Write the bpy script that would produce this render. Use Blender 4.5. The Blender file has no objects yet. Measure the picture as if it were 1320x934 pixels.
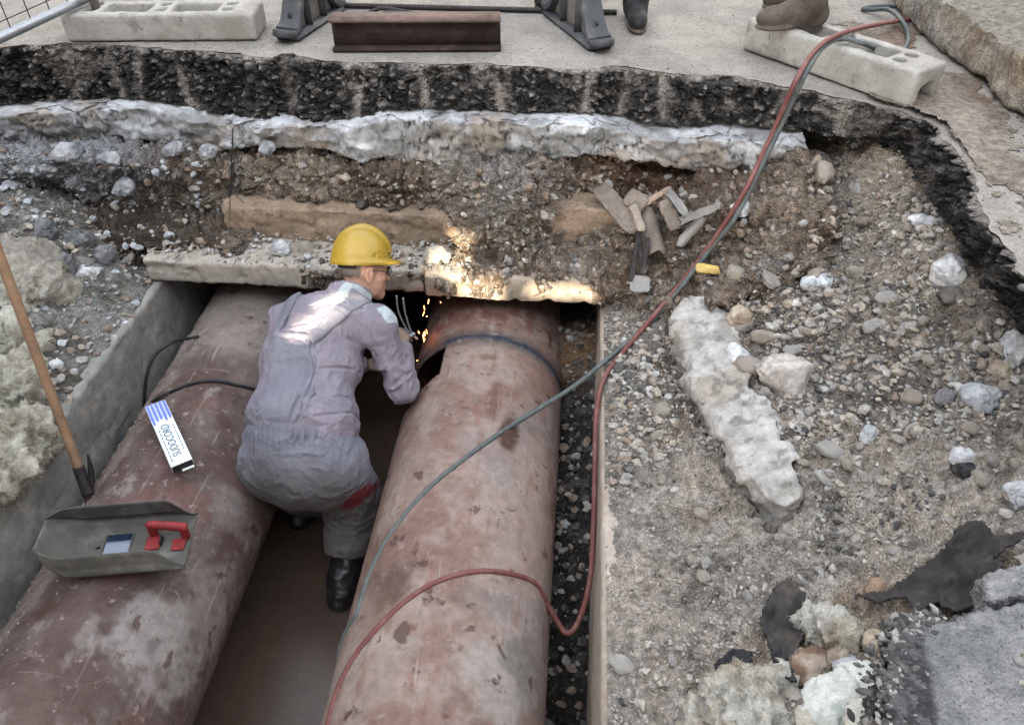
import bpy, bmesh, math, random
import numpy as np
from math import radians as R

# ------------------------------------------------------------------ camera, sky, sun, exposure
S = bpy.context.scene
COL = S.collection
F, PITCH, YAW = 1000., R(41.), R(4.8)          # focal length in photo pixels, downward pitch, yaw to the left
CAM = np.array([0., 0., 1.55])
cd = bpy.data.cameras.new("camera"); cd.sensor_width = 36; cd.lens = 36 * F / 1320
cd.clip_start = .05; cd.clip_end = 1500
cam = bpy.data.objects.new("camera", cd); COL.objects.link(cam)
cam.location = CAM; cam.rotation_euler = (R(90) - PITCH, 0, YAW)
S.camera = cam

SUN_EL, SUN_DX, SUN_DY = R(17), .35, 1.0        # the sun stands behind and left of the camera, low
w = bpy.data.worlds.new("World"); S.world = w; w.use_nodes = True
nt = w.node_tree; bg = nt.nodes["Background"]
sky = nt.nodes.new("ShaderNodeTexSky"); sky.sky_type = 'NISHITA'; sky.sun_disc = False
sky.sun_elevation = SUN_EL
sky.sun_rotation = math.atan2(-SUN_DX, -SUN_DY)
sky.dust_density = 3.0; sky.ozone_density = 1.0; sky.air_density = 1.0
hs = nt.nodes.new("ShaderNodeHueSaturation"); hs.inputs["Saturation"].default_value = .22
nt.links.new(sky.outputs[0], hs.inputs["Color"]); nt.links.new(hs.outputs[0], bg.inputs[0])
bg.inputs[1].default_value = .145
sl = bpy.data.lights.new("sun", 'SUN'); sl.energy = 2.0; sl.angle = R(.5); sl.color = (1, .84, .62)
so = bpy.data.objects.new("sun", sl); COL.objects.link(so)
hl = math.hypot(SUN_DX, SUN_DY)
SUND = np.array([SUN_DX / hl * math.cos(SUN_EL), SUN_DY / hl * math.cos(SUN_EL), -math.sin(SUN_EL)])  # travel direction
from mathutils import Vector
so.rotation_euler = Vector(SUND).to_track_quat('-Z', 'Y').to_euler()
so.location = (-6, -14, 10)
vs = S.view_settings
vs.view_transform = 'Standard'; vs.look = 'None'; vs.gamma = 1; vs.exposure = 3.6

ROAD = .27           # height of the road surface; wall tops of the duct lie at WT
WT = -.65
rng = np.random.default_rng(7); random.seed(7)

# ------------------------------------------------------------------ measuring helpers
_f = np.array([-math.sin(YAW) * math.cos(PITCH), math.cos(YAW) * math.cos(PITCH), -math.sin(PITCH)])
_r = np.array([math.cos(YAW), math.sin(YAW), 0.]); _u = np.cross(_r, _f)
def ray(px, py): return _f + _r * (px - 660) / F - _u * (py - 467) / F
def at(px, py, x=None, y=None, z=None):
    """point of the place seen at a photo pixel, on the plane x=, y= or z="""
    d = ray(px, py)
    t = (z - CAM[2]) / d[2] if z is not None else (y - CAM[1]) / d[1] if y is not None else (x - CAM[0]) / d[0]
    return CAM + d * t
def at_pipe(px, py, xc, zc, r):
    d = ray(px, py); o = CAM - np.array([xc, 0, zc])
    a = d[0]**2 + d[2]**2; b = 2 * (o[0]*d[0] + o[2]*d[2]); c = o[0]**2 + o[2]**2 - r*r
    q = b*b - 4*a*c
    t = (-b - math.sqrt(max(q, 0))) / (2*a)
    return CAM + d * t

# ------------------------------------------------------------------ noise
def _h(ix, iy, iz, s=0):
    h = (ix.astype(np.uint32) * np.uint32(374761393) + iy.astype(np.uint32) * np.uint32(668265263)
         + iz.astype(np.uint32) * np.uint32(2147483647) + np.uint32(s * 144665 + 17))
    h = (h ^ (h >> np.uint32(13))) * np.uint32(1274126177)
    h = (h ^ (h >> np.uint32(15))) * np.uint32(2246822519)
    h = h ^ (h >> np.uint32(14))
    return h.astype(np.float64) / 4294967295.
def vnoise(P, s=0):
    P = np.asarray(P, float); I = np.floor(P).astype(np.int64); f = P - I
    f = f*f*f*(f*(f*6-15)+10); out = 0
    for a in (0, 1):
        for b in (0, 1):
            for c in (0, 1):
                wgt = (f[:,0] if a else 1-f[:,0]) * (f[:,1] if b else 1-f[:,1]) * (f[:,2] if c else 1-f[:,2])
                out = out + wgt * _h(I[:,0]+a, I[:,1]+b, I[:,2]+c, s)
    return out * 2 - 1
def fbm(P, o=4, g=.5, s=0):
    P = np.asarray(P, float); a, t, n = 1., 0., 0.
    for i in range(o):
        t = t + a * vnoise(P + 7.3*i, s+i); n += a; a *= g; P = P * 2.03
    return t / n
def ridged(P, o=3, s=0):
    P = np.asarray(P, float); a, t, n = 1., 0., 0.
    for i in range(o):
        t = t + a * (1 - 2*np.abs(vnoise(P + 3.1*i, s+i))); n += a; a *= .5; P = P * 2.1
    return t / n
def worley(P, s=0):
    P = np.asarray(P, float); I = np.floor(P).astype(np.int64)
    f1 = np.full(len(P), 9.); f2 = f1.copy(); idv = np.zeros(len(P))
    for a in (-1, 0, 1):
        for b in (-1, 0, 1):
            for c in (-1, 0, 1):
                J = I + np.array([a, b, c]); q = [_h(J[:,0], J[:,1], J[:,2], s+k) for k in (1, 2, 3)]
                d = np.sqrt(sum((J[:,k] + q[k] - P[:,k])**2 for k in range(3)))
                n = d < f1
                f2 = np.where(n, f1, np.minimum(f2, d)); f1 = np.where(n, d, f1); idv = np.where(n, q[0], idv)
    return f1, f2, idv
def ss(a, b, x): t = np.clip((x-a)/(b-a), 0, 1); return t*t*(3-2*t)
def facet(V, n, lo, hi, s, c=0, r=1.):
    g_ = np.random.default_rng(s); V = (V-c)/r
    for k in range(n):
        d_ = g_.normal(size=3); d_ /= np.linalg.norm(d_); V = V - np.maximum(V@d_-g_.uniform(lo, hi), 0)[:,None]*d_*.96
    return V*r+c
def C(r, g, b): return np.array([r, g, b], float)
def mixc(a, b, t): t = np.asarray(t)[:, None]; return a*(1-t) + b*t

# ------------------------------------------------------------------ mesh helpers
ORI = {}
def mesh(name, V, Fc, mat, smooth=True, col=None):
    me = bpy.data.meshes.new(name); V = np.asarray(V, np.float32)
    if isinstance(Fc, np.ndarray):
        n = Fc.shape[1]; me.vertices.add(len(V)); me.vertices.foreach_set("co", V.ravel())
        me.loops.add(Fc.size); me.loops.foreach_set("vertex_index", Fc.astype(np.int32).ravel())
        me.polygons.add(len(Fc)); me.polygons.foreach_set("loop_start", np.arange(0, Fc.size, n, dtype=np.int32))
        me.polygons.foreach_set("loop_total", np.full(len(Fc), n, np.int32))
        me.update(calc_edges=True); me.validate()
    else:
        me.from_pydata(V.tolist(), [], [list(f) for f in Fc]); me.update()
    me.polygons.foreach_set("use_smooth", np.full(len(me.polygons), smooth))
    if col is not None:
        a = me.color_attributes.new("col", 'FLOAT_COLOR', 'POINT')
        cc = np.ones((len(V), 4), np.float32); cc[:, :3] = np.clip(col, 0, 1); a.data.foreach_set("color", cc.ravel())
    if mat: me.materials.append(mat)
    return me
def empty(name, loc):
    o = bpy.data.objects.new(name, None); COL.objects.link(o); o.location = loc; ORI[o.name] = np.array(loc, float)
    o.empty_display_size = .05
    return o
def obj(name, V, Fc, mat, parent=None, smooth=True, col=None, origin=None):
    """link V, Fc (given in world coordinates) as one mesh object"""
    V = np.asarray(V, float)
    if parent is not None: org = ORI[parent.name]
    elif origin is not None: org = np.array(origin, float)
    else: org = np.zeros(3)
    o = bpy.data.objects.new(name, mesh(name, V - org, Fc, mat, smooth, col)); COL.objects.link(o)
    ORI[o.name] = org
    if parent is not None: o.parent = parent
    else: o.location = org
    return o
def base_of(V): V = np.asarray(V); return [V[:,0].mean(), V[:,1].mean(), V[:,2].min()]
def tag(o, label, cat, group=None):
    o["label"] = label; o["category"] = cat
    if group: o["group"] = group
    return o
def kind(o, k): o["kind"] = k; return o
def thing(name, V, Fc, mat, label, cat, group=None, smooth=True, col=None):
    return tag(obj(name, V, Fc, mat, None, smooth, col, base_of(V)), label, cat, group)

def grid_faces(nu, nv):
    i = np.arange(nu*nv).reshape(nu, nv)
    return np.stack([i[:-1,:-1], i[1:,:-1], i[1:,1:], i[:-1,1:]], -1).reshape(-1, 4)
def vnormals(V, Fc):
    Fc = np.asarray(Fc); p = V[Fc[:,0]]; q = V[Fc[:,1]]; r = V[Fc[:,2]]
    n = np.cross(q-p, r-p)
    if Fc.shape[1] == 4: n = np.cross(V[Fc[:,2]]-V[Fc[:,0]], V[Fc[:,3]]-V[Fc[:,1]])
    N = np.zeros_like(V)
    for k in range(3):
        for c in range(Fc.shape[1]): N[:,k] += np.bincount(Fc[:,c], n[:,k], len(V))
    return N / np.maximum(np.linalg.norm(N, axis=1), 1e-9)[:, None]
def cat_rom(K, n):
    """resample control points K (k,...) to n points, Catmull-Rom"""
    K = np.asarray(K, float); k = len(K); t = np.linspace(0, k-1-1e-9, n); i = t.astype(int); f = t - i
    f = f.reshape([-1] + [1]*(K.ndim-1))
    p0 = K[np.maximum(i-1, 0)]; p1 = K[i]; p2 = K[np.minimum(i+1, k-1)]; p3 = K[np.minimum(i+2, k-1)]
    return .5*((2*p1) + (-p0+p2)*f + (2*p0-5*p1+4*p2-p3)*f*f + (-p0+3*p1-3*p2+p3)*f**3)
def even(P, n):
    P = np.asarray(P); d = np.r_[0, np.cumsum(np.linalg.norm(np.diff(P, axis=0), axis=1))]
    t = np.linspace(0, d[-1], n); return np.stack([np.interp(t, d, P[:,k]) for k in range(3)], 1)
def tube(pts, r, seg=10, n=None, smooth=True, caps=True):
    P = np.asarray(pts, float)
    if smooth: P = cat_rom(P, max(8*len(P), 16))
    if n: P = even(P, n)
    m = len(P); T = np.gradient(P, axis=0); T /= np.linalg.norm(T, axis=1)[:, None]
    up = np.array([0, 0, 1.]) if abs(T[0][2]) < .9 else np.array([1., 0, 0])
    rr = np.full(m, r) if np.isscalar(r) else np.interp(np.linspace(0, 1, m), np.linspace(0, 1, len(r)), r)
    V = []; a = np.linspace(0, 2*math.pi, seg, endpoint=False); nn = np.cross(T[0], up); nn /= np.linalg.norm(nn)
    for i in range(m):
        nn = nn - T[i]*nn.dot(T[i]); nn /= np.linalg.norm(nn); b = np.cross(T[i], nn)
        V.append(P[i] + rr[i]*(np.cos(a)[:,None]*nn + np.sin(a)[:,None]*b))
    V = np.concatenate(V); Fc = []
    for i in range(m-1):
        for j in range(seg):
            k = (j+1) % seg; Fc.append((i*seg+j, i*seg+k, (i+1)*seg+k, (i+1)*seg+j))
    if caps: Fc.append(tuple(range(seg))[::-1]); Fc.append(tuple(range((m-1)*seg, m*seg)))
    return V, Fc
def box(c, size, ax=None, bev=.004, seg=1):
    """bevelled box; ax = 3 unit axes as rows"""
    bm = bmesh.new(); bmesh.ops.create_cube(bm, size=1)
    for v in bm.verts: v.co = [v.co[k]*size[k] for k in range(3)]
    if bev: bmesh.ops.bevel(bm, geom=bm.edges[:], offset=bev, segments=seg, affect='EDGES')
    V = np.array([v.co[:] for v in bm.verts]); Fc = [[v.index for v in f.verts] for f in bm.faces]; bm.free()
    if ax is not None: V = V @ np.asarray(ax)
    return V + np.asarray(c), Fc
def join(parts):
    V, Fc, n = [], [], 0
    for v, f in parts: V.append(v); Fc += [[i+n for i in q] for q in f]; n += len(v)
    return np.concatenate(V), Fc
def unit(v): v = np.asarray(v, float); return v/np.linalg.norm(v)
def axes(fwd, up):
    """rows: forward(x), left(y), up(z)"""
    f = unit(fwd); l = unit(np.cross(up, f)); return np.array([f, l, np.cross(f, l)])

# ------------------------------------------------------------------ solids from distance fields
def nets(d, lo, h):
    s = d < 0; nx, ny, nz = d.shape
    cnt = np.zeros((nx-1, ny-1, nz-1), np.int8)
    for a in (0,1):
        for b in (0,1):
            for c in (0,1): cnt += s[a:nx-1+a, b:ny-1+b, c:nz-1+c]
    I = np.argwhere((cnt > 0) & (cnt < 8)); idx = np.full(cnt.shape, -1, np.int32); idx[tuple(I.T)] = np.arange(len(I))
    acc = np.zeros((len(I), 3)); num = np.zeros(len(I))
    crn = [(a,b,c) for a in (0,1) for b in (0,1) for c in (0,1)]
    val = {q: d[I[:,0]+q[0], I[:,1]+q[1], I[:,2]+q[2]].astype(float) for q in crn}
    for q in crn:
        for ax in range(3):
            if q[ax]: continue
            p = list(q); p[ax] = 1; p = tuple(p); u, v = val[q], val[p]; m = (u < 0) != (v < 0)
            t = np.where(m, u/np.where(m, u-v, 1), 0)
            e = np.array(q, float)[None] + t[:,None]*np.eye(3)[ax][None]
            acc += e*m[:,None]; num += m
    V = (I + acc/np.maximum(num,1)[:,None])*h + np.asarray(lo)
    Q = []
    for ax in range(3):
        o1, o2 = [k for k in range(3) if k != ax]
        sl0 = [slice(None)]*3; sl1 = [slice(None)]*3; sl0[ax] = slice(0,-1); sl1[ax] = slice(1,None)
        m = s[tuple(sl0)] != s[tuple(sl1)]
        E = np.argwhere(m); E = E[(E[:,o1]>0)&(E[:,o2]>0)&(E[:,o1]<d.shape[o1]-1)&(E[:,o2]<d.shape[o2]-1)]
        ins = s[tuple(E.T)]
        def g(a, b):
            J = E.copy(); J[:,o1] -= a; J[:,o2] -= b; return idx[tuple(J.T)]
        q = np.stack([g(1,1), g(0,1), g(0,0), g(1,0)], 1)
        flip = ins if ax != 1 else ~ins
        q[~flip] = q[~flip][:, ::-1]; Q.append(q)
    return V, np.concatenate(Q)
class Field:
    def __init__(s, lo, hi, h):
        s.lo = np.array(lo, float); s.h = h; n = np.ceil((np.array(hi)-s.lo)/h).astype(int)+1
        s.n = n; s.d = np.full(n, 9., np.float32)
    def add(s, fn, lo, hi, k=.02, op='u'):
        a = np.clip(np.floor((np.array(lo)-s.lo)/s.h).astype(int)-1, 0, s.n); b = np.clip(np.ceil((np.array(hi)-s.lo)/s.h).astype(int)+2, 0, s.n)
        if np.any(b <= a): return
        g = [s.lo[i] + s.h*np.arange(a[i], b[i]) for i in range(3)]
        X, Y, Z = g[0][:,None,None], g[1][None,:,None], g[2][None,None,:]
        q = fn(X, Y, Z); sl = tuple(slice(a[i], b[i]) for i in range(3)); d = s.d[sl]
        if op == 'u':
            m = np.minimum(d, q)
            if k: hh = np.clip(k-np.abs(d-q), 0, None)/k; m = m - hh*hh*k*.25
        elif op == 's':
            m = np.maximum(d, -q)
            if k: hh = np.clip(k-np.abs(d+q), 0, None)/k; m = m + hh*hh*k*.25
        else: m = np.maximum(d, q)
        s.d[sl] = m
    def cap(s, a, b, ra, rb=None, k=.02, op='u'):
        a = np.array(a, float); b = np.array(b, float); rb = ra if rb is None else rb; ab = b-a; L = max(ab@ab, 1e-9)
        def fn(X, Y, Z):
            t = np.clip(((X-a[0])*ab[0]+(Y-a[1])*ab[1]+(Z-a[2])*ab[2])/L, 0, 1)
            return np.sqrt((X-a[0]-t*ab[0])**2+(Y-a[1]-t*ab[1])**2+(Z-a[2]-t*ab[2])**2) - (ra+(rb-ra)*t)
        m = max(ra, rb)+k+.01; s.add(fn, np.minimum(a,b)-m, np.maximum(a,b)+m, k, op)
    def ell(s, c, rad, ax=None, k=.02, op='u'):
        c = np.array(c, float); ax = np.eye(3) if ax is None else np.asarray(ax); rad = np.array(rad, float)
        def fn(X, Y, Z):
            q = [(ax[i][0]*(X-c[0])+ax[i][1]*(Y-c[1])+ax[i][2]*(Z-c[2])) for i in range(3)]
            k0 = np.sqrt(sum((q[i]/rad[i])**2 for i in range(3))); k1 = np.sqrt(sum((q[i]/rad[i]**2)**2 for i in range(3)))
            return k0*(k0-1)/np.maximum(k1, 1e-6)
        m = rad.max()+k+.01; s.add(fn, c-m, c+m, k, op)
    def box(s, c, half, ax=None, r=.01, k=.0, op='u'):
        c = np.array(c, float); ax = np.eye(3) if ax is None else np.asarray(ax); half = np.array(half, float)
        def fn(X, Y, Z):
            q = [np.abs(ax[i][0]*(X-c[0])+ax[i][1]*(Y-c[1])+ax[i][2]*(Z-c[2]))-half[i]+r for i in range(3)]
            return np.sqrt(sum(np.maximum(t,0)**2 for t in q)) + np.minimum(np.maximum(np.maximum(q[0],q[1]),q[2]),0) - r
        m = np.linalg.norm(half)+k+.01; s.add(fn, c-m, c+m, k, op)
    def mesh(s): return nets(s.d, s.lo, s.h)
def subdiv(V, Fc):
    E = np.stack([Fc, np.roll(Fc, -1, 1)], -1).reshape(-1, 2); Es = np.sort(E, 1); key = Es[:,0].astype(np.int64)*len(V)+Es[:,1]
    uk, inv = np.unique(key, return_inverse=True); a, b = uk//len(V), uk % len(V); n = len(V); em = (n+inv).reshape(-1, 4); fc = n+len(uk)+np.arange(len(Fc))
    V2 = np.concatenate([V, (V[a]+V[b])/2, V[Fc].mean(1)])
    return V2, np.concatenate([np.stack([Fc[:,k], em[:,k], fc, em[:,k-1]], 1) for k in range(4)])
def relax(V, Fc, it=2, f=.5):
    E = np.concatenate([Fc[:, [i, (i+1) % Fc.shape[1]]] for i in range(Fc.shape[1])]); E = np.concatenate([E, E[:, ::-1]])
    deg = np.maximum(np.bincount(E[:,0], minlength=len(V)), 1)[:, None]
    for _ in range(it):
        A = np.stack([np.bincount(E[:,0], V[E[:,1],k], len(V)) for k in range(3)], 1)/deg
        V = V + f*(A-V)
    return V

# ------------------------------------------------------------------ materials
def mat(name, color=None, rough=.85, var=.25, vs=25, bump=.4, bs=90, bd=.004, metal=0., spots=None, vor=False, spec=.3, emit=None, trans=0, coat=0, rnd=0):
    m = bpy.data.materials.new(name); m.use_nodes = True; t = m.node_tree; N, L = t.nodes, t.links
    b = N["Principled BSDF"]; b.inputs["Roughness"].default_value = rough; b.inputs["Metallic"].default_value = metal
    b.inputs["Specular IOR Level"].default_value = spec
    if coat: b.inputs["Coat Weight"].default_value = coat; b.inputs["Coat Roughness"].default_value = .15
    tc = N.new("ShaderNodeTexCoord")
    if color is None:
        c = N.new("ShaderNodeAttribute"); c.attribute_name = "col"; src = c.outputs["Color"]
    else:
        c = N.new("ShaderNodeRGB"); c.outputs[0].default_value = (*color, 1); src = c.outputs[0]
    def noise(scale, det=5, ro=.6):
        n = N.new("ShaderNodeTexNoise"); n.inputs["Scale"].default_value = scale; n.inputs["Detail"].default_value = det
        n.inputs["Roughness"].default_value = ro; L.new(tc.outputs["Object"], n.inputs["Vector"]); return n
    def scale_by(src, fac, lo, hi):
        mr = N.new("ShaderNodeMapRange"); mr.inputs["From Min"].default_value = .3; mr.inputs["From Max"].default_value = .7
        mr.inputs["To Min"].default_value = lo; mr.inputs["To Max"].default_value = hi; L.new(fac, mr.inputs["Value"])
        x = N.new("ShaderNodeVectorMath"); x.operation = 'SCALE'; L.new(src, x.inputs[0]); L.new(mr.outputs[0], x.inputs["Scale"]); return x.outputs[0]
    if var:
        src = scale_by(src, noise(vs).outputs["Fac"], 1-var, 1+var)
        src = scale_by(src, noise(vs*7, 4, .7).outputs["Fac"], 1-var*.8, 1+var*.8)
    if rnd:
        oi = N.new("ShaderNodeObjectInfo"); mr = N.new("ShaderNodeMapRange"); mr.inputs["To Min"].default_value = 1-rnd; mr.inputs["To Max"].default_value = 1+rnd
        L.new(oi.outputs["Random"], mr.inputs["Value"]); x = N.new("ShaderNodeVectorMath"); x.operation = 'SCALE'
        L.new(src, x.inputs[0]); L.new(mr.outputs[0], x.inputs["Scale"]); src = x.outputs[0]
    for sp in (spots or []):
        sc, scale, lo, hi = sp[:4]
        n = noise(scale, 6, .65); mr = N.new("ShaderNodeMapRange"); mr.inputs["From Min"].default_value = lo; mr.inputs["From Max"].default_value = hi
        L.new(n.outputs["Fac"], mr.inputs["Value"]); mx = N.new("ShaderNodeMix"); mx.data_type = 'RGBA'
        L.new(mr.outputs[0], mx.inputs["Factor"]); L.new(src, mx.inputs["A"]); mx.inputs["B"].default_value = (*sc, 1); src = mx.outputs["Result"]
    L.new(src, b.inputs["Base Color"])
    if bump:
        bp = N.new("ShaderNodeBump"); bp.inputs["Strength"].default_value = bump; bp.inputs["Distance"].default_value = bd
        hsrc = noise(bs, 6, .7).outputs["Fac"]
        if vor:
            v = N.new("ShaderNodeTexVoronoi"); v.inputs["Scale"].default_value = bs; L.new(tc.outputs["Object"], v.inputs["Vector"])
            ad = N.new("ShaderNodeMath"); ad.operation = 'SUBTRACT'; L.new(hsrc, ad.inputs[0]); L.new(v.outputs["Distance"], ad.inputs[1]); hsrc = ad.outputs[0]
        L.new(hsrc, bp.inputs["Height"]); L.new(bp.outputs[0], b.inputs["Normal"])
    if emit: b.inputs["Emission Color"].default_value = (*emit[0], 1); b.inputs["Emission Strength"].default_value = emit[1]
    if trans: b.inputs["Transmission Weight"].default_value = trans
    return m
M = {}
M['dirt'] = mat('dirt', None, .95, .46, 34, 1, 120, .018, vor=True, spec=.15)
M['asphalt_cut'] = mat('asphalt_cut', None, .6, .45, 60, 1, 100, .02, vor=True, spec=.4)
M['conc_layer'] = mat('conc_layer', None, .9, .22, 20, 1, 80, .010, spec=.2)
M['road'] = mat('road', (.335,.315,.285), .9, .22, 6, 1, 150, .008, spots=[((.22,.215,.21),1.6,.5,.75),((.40,.37,.33),2.7,.5,.75),((.25,.21,.17),1.1,.56,.72),((.12,.115,.11),48,.58,.66),((.46,.44,.40),60,.58,.68),((.10,.10,.10),110,.60,.68)], vor=True, spec=.25)
M['asph_near'] = mat('asph_near', None, .85, .25, 40, 1, 130, .007, vor=True, spec=.3, spots=[((.07,.072,.08),120,.58,.66),((.42,.41,.40),150,.62,.7)])
M['conc_wall'] = mat('conc_wall', (.23,.225,.21), .9, .22, 7, .5, 60, .004, spots=[((.11,.115,.12),5,.5,.7),((.33,.31,.28),9,.56,.7)])
M['conc_slab'] = mat('conc_slab', (.36,.33,.29), .92, .22, 12, .9, 55, .008, spots=[((.25,.22,.18),8,.52,.7)])
M['conc_block'] = mat('conc_block', (.37,.36,.335), .92, .14, 10, .9, 110, .006, spots=[((.25,.235,.21),4,.48,.68),((.20,.19,.17),14,.56,.7),((.13,.13,.12),45,.62,.69)])
M['stone'] = mat('stone', None, .88, .3, 40, .8, 110, .006, spec=.25)
M['wool'] = mat('wool', None, 1., .25, 40, 1, 60, .03, spec=.05)
M['felt'] = mat('felt', (.032,.029,.028), .75, .35, 9, .5, 60, .003, spots=[((.11,.095,.08),7,.52,.75)])
M['pipe'] = mat('pipe', None, .66, .2, 30, .7, 120, .0035, spec=.3, spots=[((.075,.036,.03),11,.60,.68),((.055,.04,.036),60,.66,.71),((.27,.23,.21),20,.60,.72),((.30,.27,.25),90,.67,.73)])
def add_spot(m, color, scale, lo, hi, s=1., typ='FBM', det=4, fac=1.):
    t = m.node_tree; b = t.nodes["Principled BSDF"]; src = b.inputs["Base Color"].links[0].from_socket
    tc = next(n for n in t.nodes if n.type == 'TEX_COORD'); mp = t.nodes.new("ShaderNodeMapping"); mp.inputs["Scale"].default_value = scale; t.links.new(tc.outputs["Object"], mp.inputs["Vector"])
    n = t.nodes.new("ShaderNodeTexNoise"); n.noise_type = typ; n.inputs["Scale"].default_value = s; n.inputs["Detail"].default_value = det; n.inputs["Distortion"].default_value = .4; t.links.new(mp.outputs[0], n.inputs["Vector"])
    mr = t.nodes.new("ShaderNodeMapRange"); mr.inputs["From Min"].default_value = lo; mr.inputs["From Max"].default_value = hi; mr.inputs["To Max"].default_value = fac; t.links.new(n.outputs["Fac"], mr.inputs["Value"])
    mx = t.nodes.new("ShaderNodeMix"); mx.data_type = 'RGBA'; t.links.new(mr.outputs[0], mx.inputs["Factor"]); t.links.new(src, mx.inputs["A"]); mx.inputs["B"].default_value = (*color, 1); t.links.new(mx.outputs["Result"], b.inputs["Base Color"])
add_spot(M['pipe'], (.34,.28,.25), (55,3.,55), .66, .74, fac=.55)
add_spot(M['pipe'], (.30,.25,.225), (4,60,30), .68, .75, fac=.5)
add_spot(M['pipe'], (.06,.03,.024), (9,9,9), .64, .67, det=8, fac=.75)
add_spot(M['pipe'], (.30,.265,.24), (16,16,16), .68, .73, det=8, fac=.45)
M['weld'] = mat('weld', (.04,.05,.07), .5, .35, 60, .8, 120, .004, metal=.5)
M['shirt'] = mat('shirt', None, .9, .08, 30, .5, 160, .003, spec=.15)
_t = M['shirt'].node_tree; _n = _t.nodes.new("ShaderNodeTexNoise"); _n.noise_type = 'RIDGED_MULTIFRACTAL'; _n.inputs["Scale"].default_value = 9; _n.inputs["Detail"].default_value = 2; _n.inputs["Distortion"].default_value = .8
_c = next(n for n in _t.nodes if n.type == 'TEX_COORD'); _t.links.new(_c.outputs["Object"], _n.inputs["Vector"]); _b1 = next(n for n in _t.nodes if n.type == 'BUMP'); _b2 = _t.nodes.new("ShaderNodeBump"); _b2.inputs["Strength"].default_value = .55; _b2.inputs["Distance"].default_value = .012
_t.links.new(_n.outputs["Fac"], _b2.inputs["Height"]); _t.links.new(_b2.outputs[0], _b1.inputs["Normal"])
M['rubber'] = mat('rubber', (.012,.012,.014), .38, .2, 20, .2, 60, .002, spec=.5)
M['skin'] = mat('skin', None, .55, .1, 60, .25, 300, .001, spec=.4)
M['helmet'] = mat('helmet', (.34,.225,.022), .38, .07, 12, .08, 40, .002, spec=.5, coat=.15, spots=[((.30,.21,.04),14,.55,.8)])
M['hose_red'] = mat('hose_red', (.15,.055,.05), .6, .2, 30, .2, 200, .001, spots=[((.22,.13,.11),14,.5,.75)])
M['hose_grey'] = mat('hose_grey', (.085,.1,.10), .6, .2, 30, .2, 200, .001, spots=[((.16,.16,.15),14,.52,.75)])
M['black'] = mat('black', (.02,.02,.022), .5, .2, 30, .2, 100, .002)
M['wood'] = mat('wood', (.22,.135,.08), .65, .2, 14, .3, 80, .002, spots=[((.13,.08,.05),9,.52,.72)])
M['oldwood'] = mat('oldwood', (.19,.16,.135), .9, .3, 18, .6, 70, .004, spots=[((.12,.1,.085),15,.5,.7)])
M['yellowwood'] = mat('yellowwood', (.50,.37,.13), .8, .2, 25, .5, 90, .003)
M['rust_top'] = mat('rust_top', (.15,.105,.092), .85, .25, 18, .5, 110, .003, spots=[((.09,.05,.04),10,.52,.7)])
M['rust'] = mat('rust', (.034,.023,.02), .75, .3, 18, .5, 110, .003, metal=.2, spots=[((.075,.046,.038),10,.52,.7),((.025,.016,.015),7,.52,.7)])
M['steel'] = mat('steel', (.30,.33,.36), .4, .15, 20, .15, 80, .001, metal=.7)
M['rebar'] = mat('rebar', (.04,.036,.035), .6, .3, 40, .6, 200, .003, metal=.4)
M['plastic'] = mat('plastic', (.05,.054,.06), .5, .15, 12, .2, 120, .002, spots=[((.16,.15,.14),10,.55,.8)])
M['plastic_dusty'] = mat('plastic_dusty', (.15,.135,.12), .7, .2, 12, .3, 120, .002)
M['fiber'] = mat('fiber', (.075,.073,.066), .68, .22, 10, .3, 90, .002, spots=[((.16,.155,.14),9,.52,.75)])
M['red'] = mat('red', (.20,.020,.022), .55, .25, 30, .1, 90, .001)
M['glass_dark'] = mat('glass_dark', (.012,.02,.04), .06, 0, 10, 0, spec=.9)
M['glass'] = mat('glass', (.09,.12,.17), .12, 0, 10, 0, spec=.8)
M['card'] = mat('card', (.70,.76,.78), .6, .04, 20, .05, 90, .001)
M['blue'] = mat('blue', (.12,.17,.55), .6, .12, 40, 0)
M['blue_pale'] = mat('blue_pale', (.40,.46,.74), .6, .08, 40, 0)
M['ink'] = mat('ink', (.05,.09,.16), .6, 0, 10, 0)
M['water'] = mat('water', (.068,.046,.034), .3, .2, 4, .15, 6, .004, spec=.4, spots=[((.062,.045,.034),3.5,.5,.72),((.10,.085,.07),40,.66,.71)])
M['plaster'] = mat('plaster', (.26,.25,.24), .9, .1, 2, .3, 20, .01)
M['spark'] = mat('spark', (1,.5,.2), .5, 0, 10, 0, emit=((1,.28,.07), 2.2))
M['lens'] = mat('lens', (.3,.32,.34), .05, 0, 10, 0, spec=.8)
M['cloth_dark'] = mat('cloth_dark', (.025,.026,.032), .9, .2, 20, .4, 200, .002)
M['leather'] = mat('leather', None, .8, .3, 16, .4, 80, .003)
M['paper'] = mat('paper', (.27,.265,.255), .8, .1, 20, .2, 60, .002)

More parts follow.
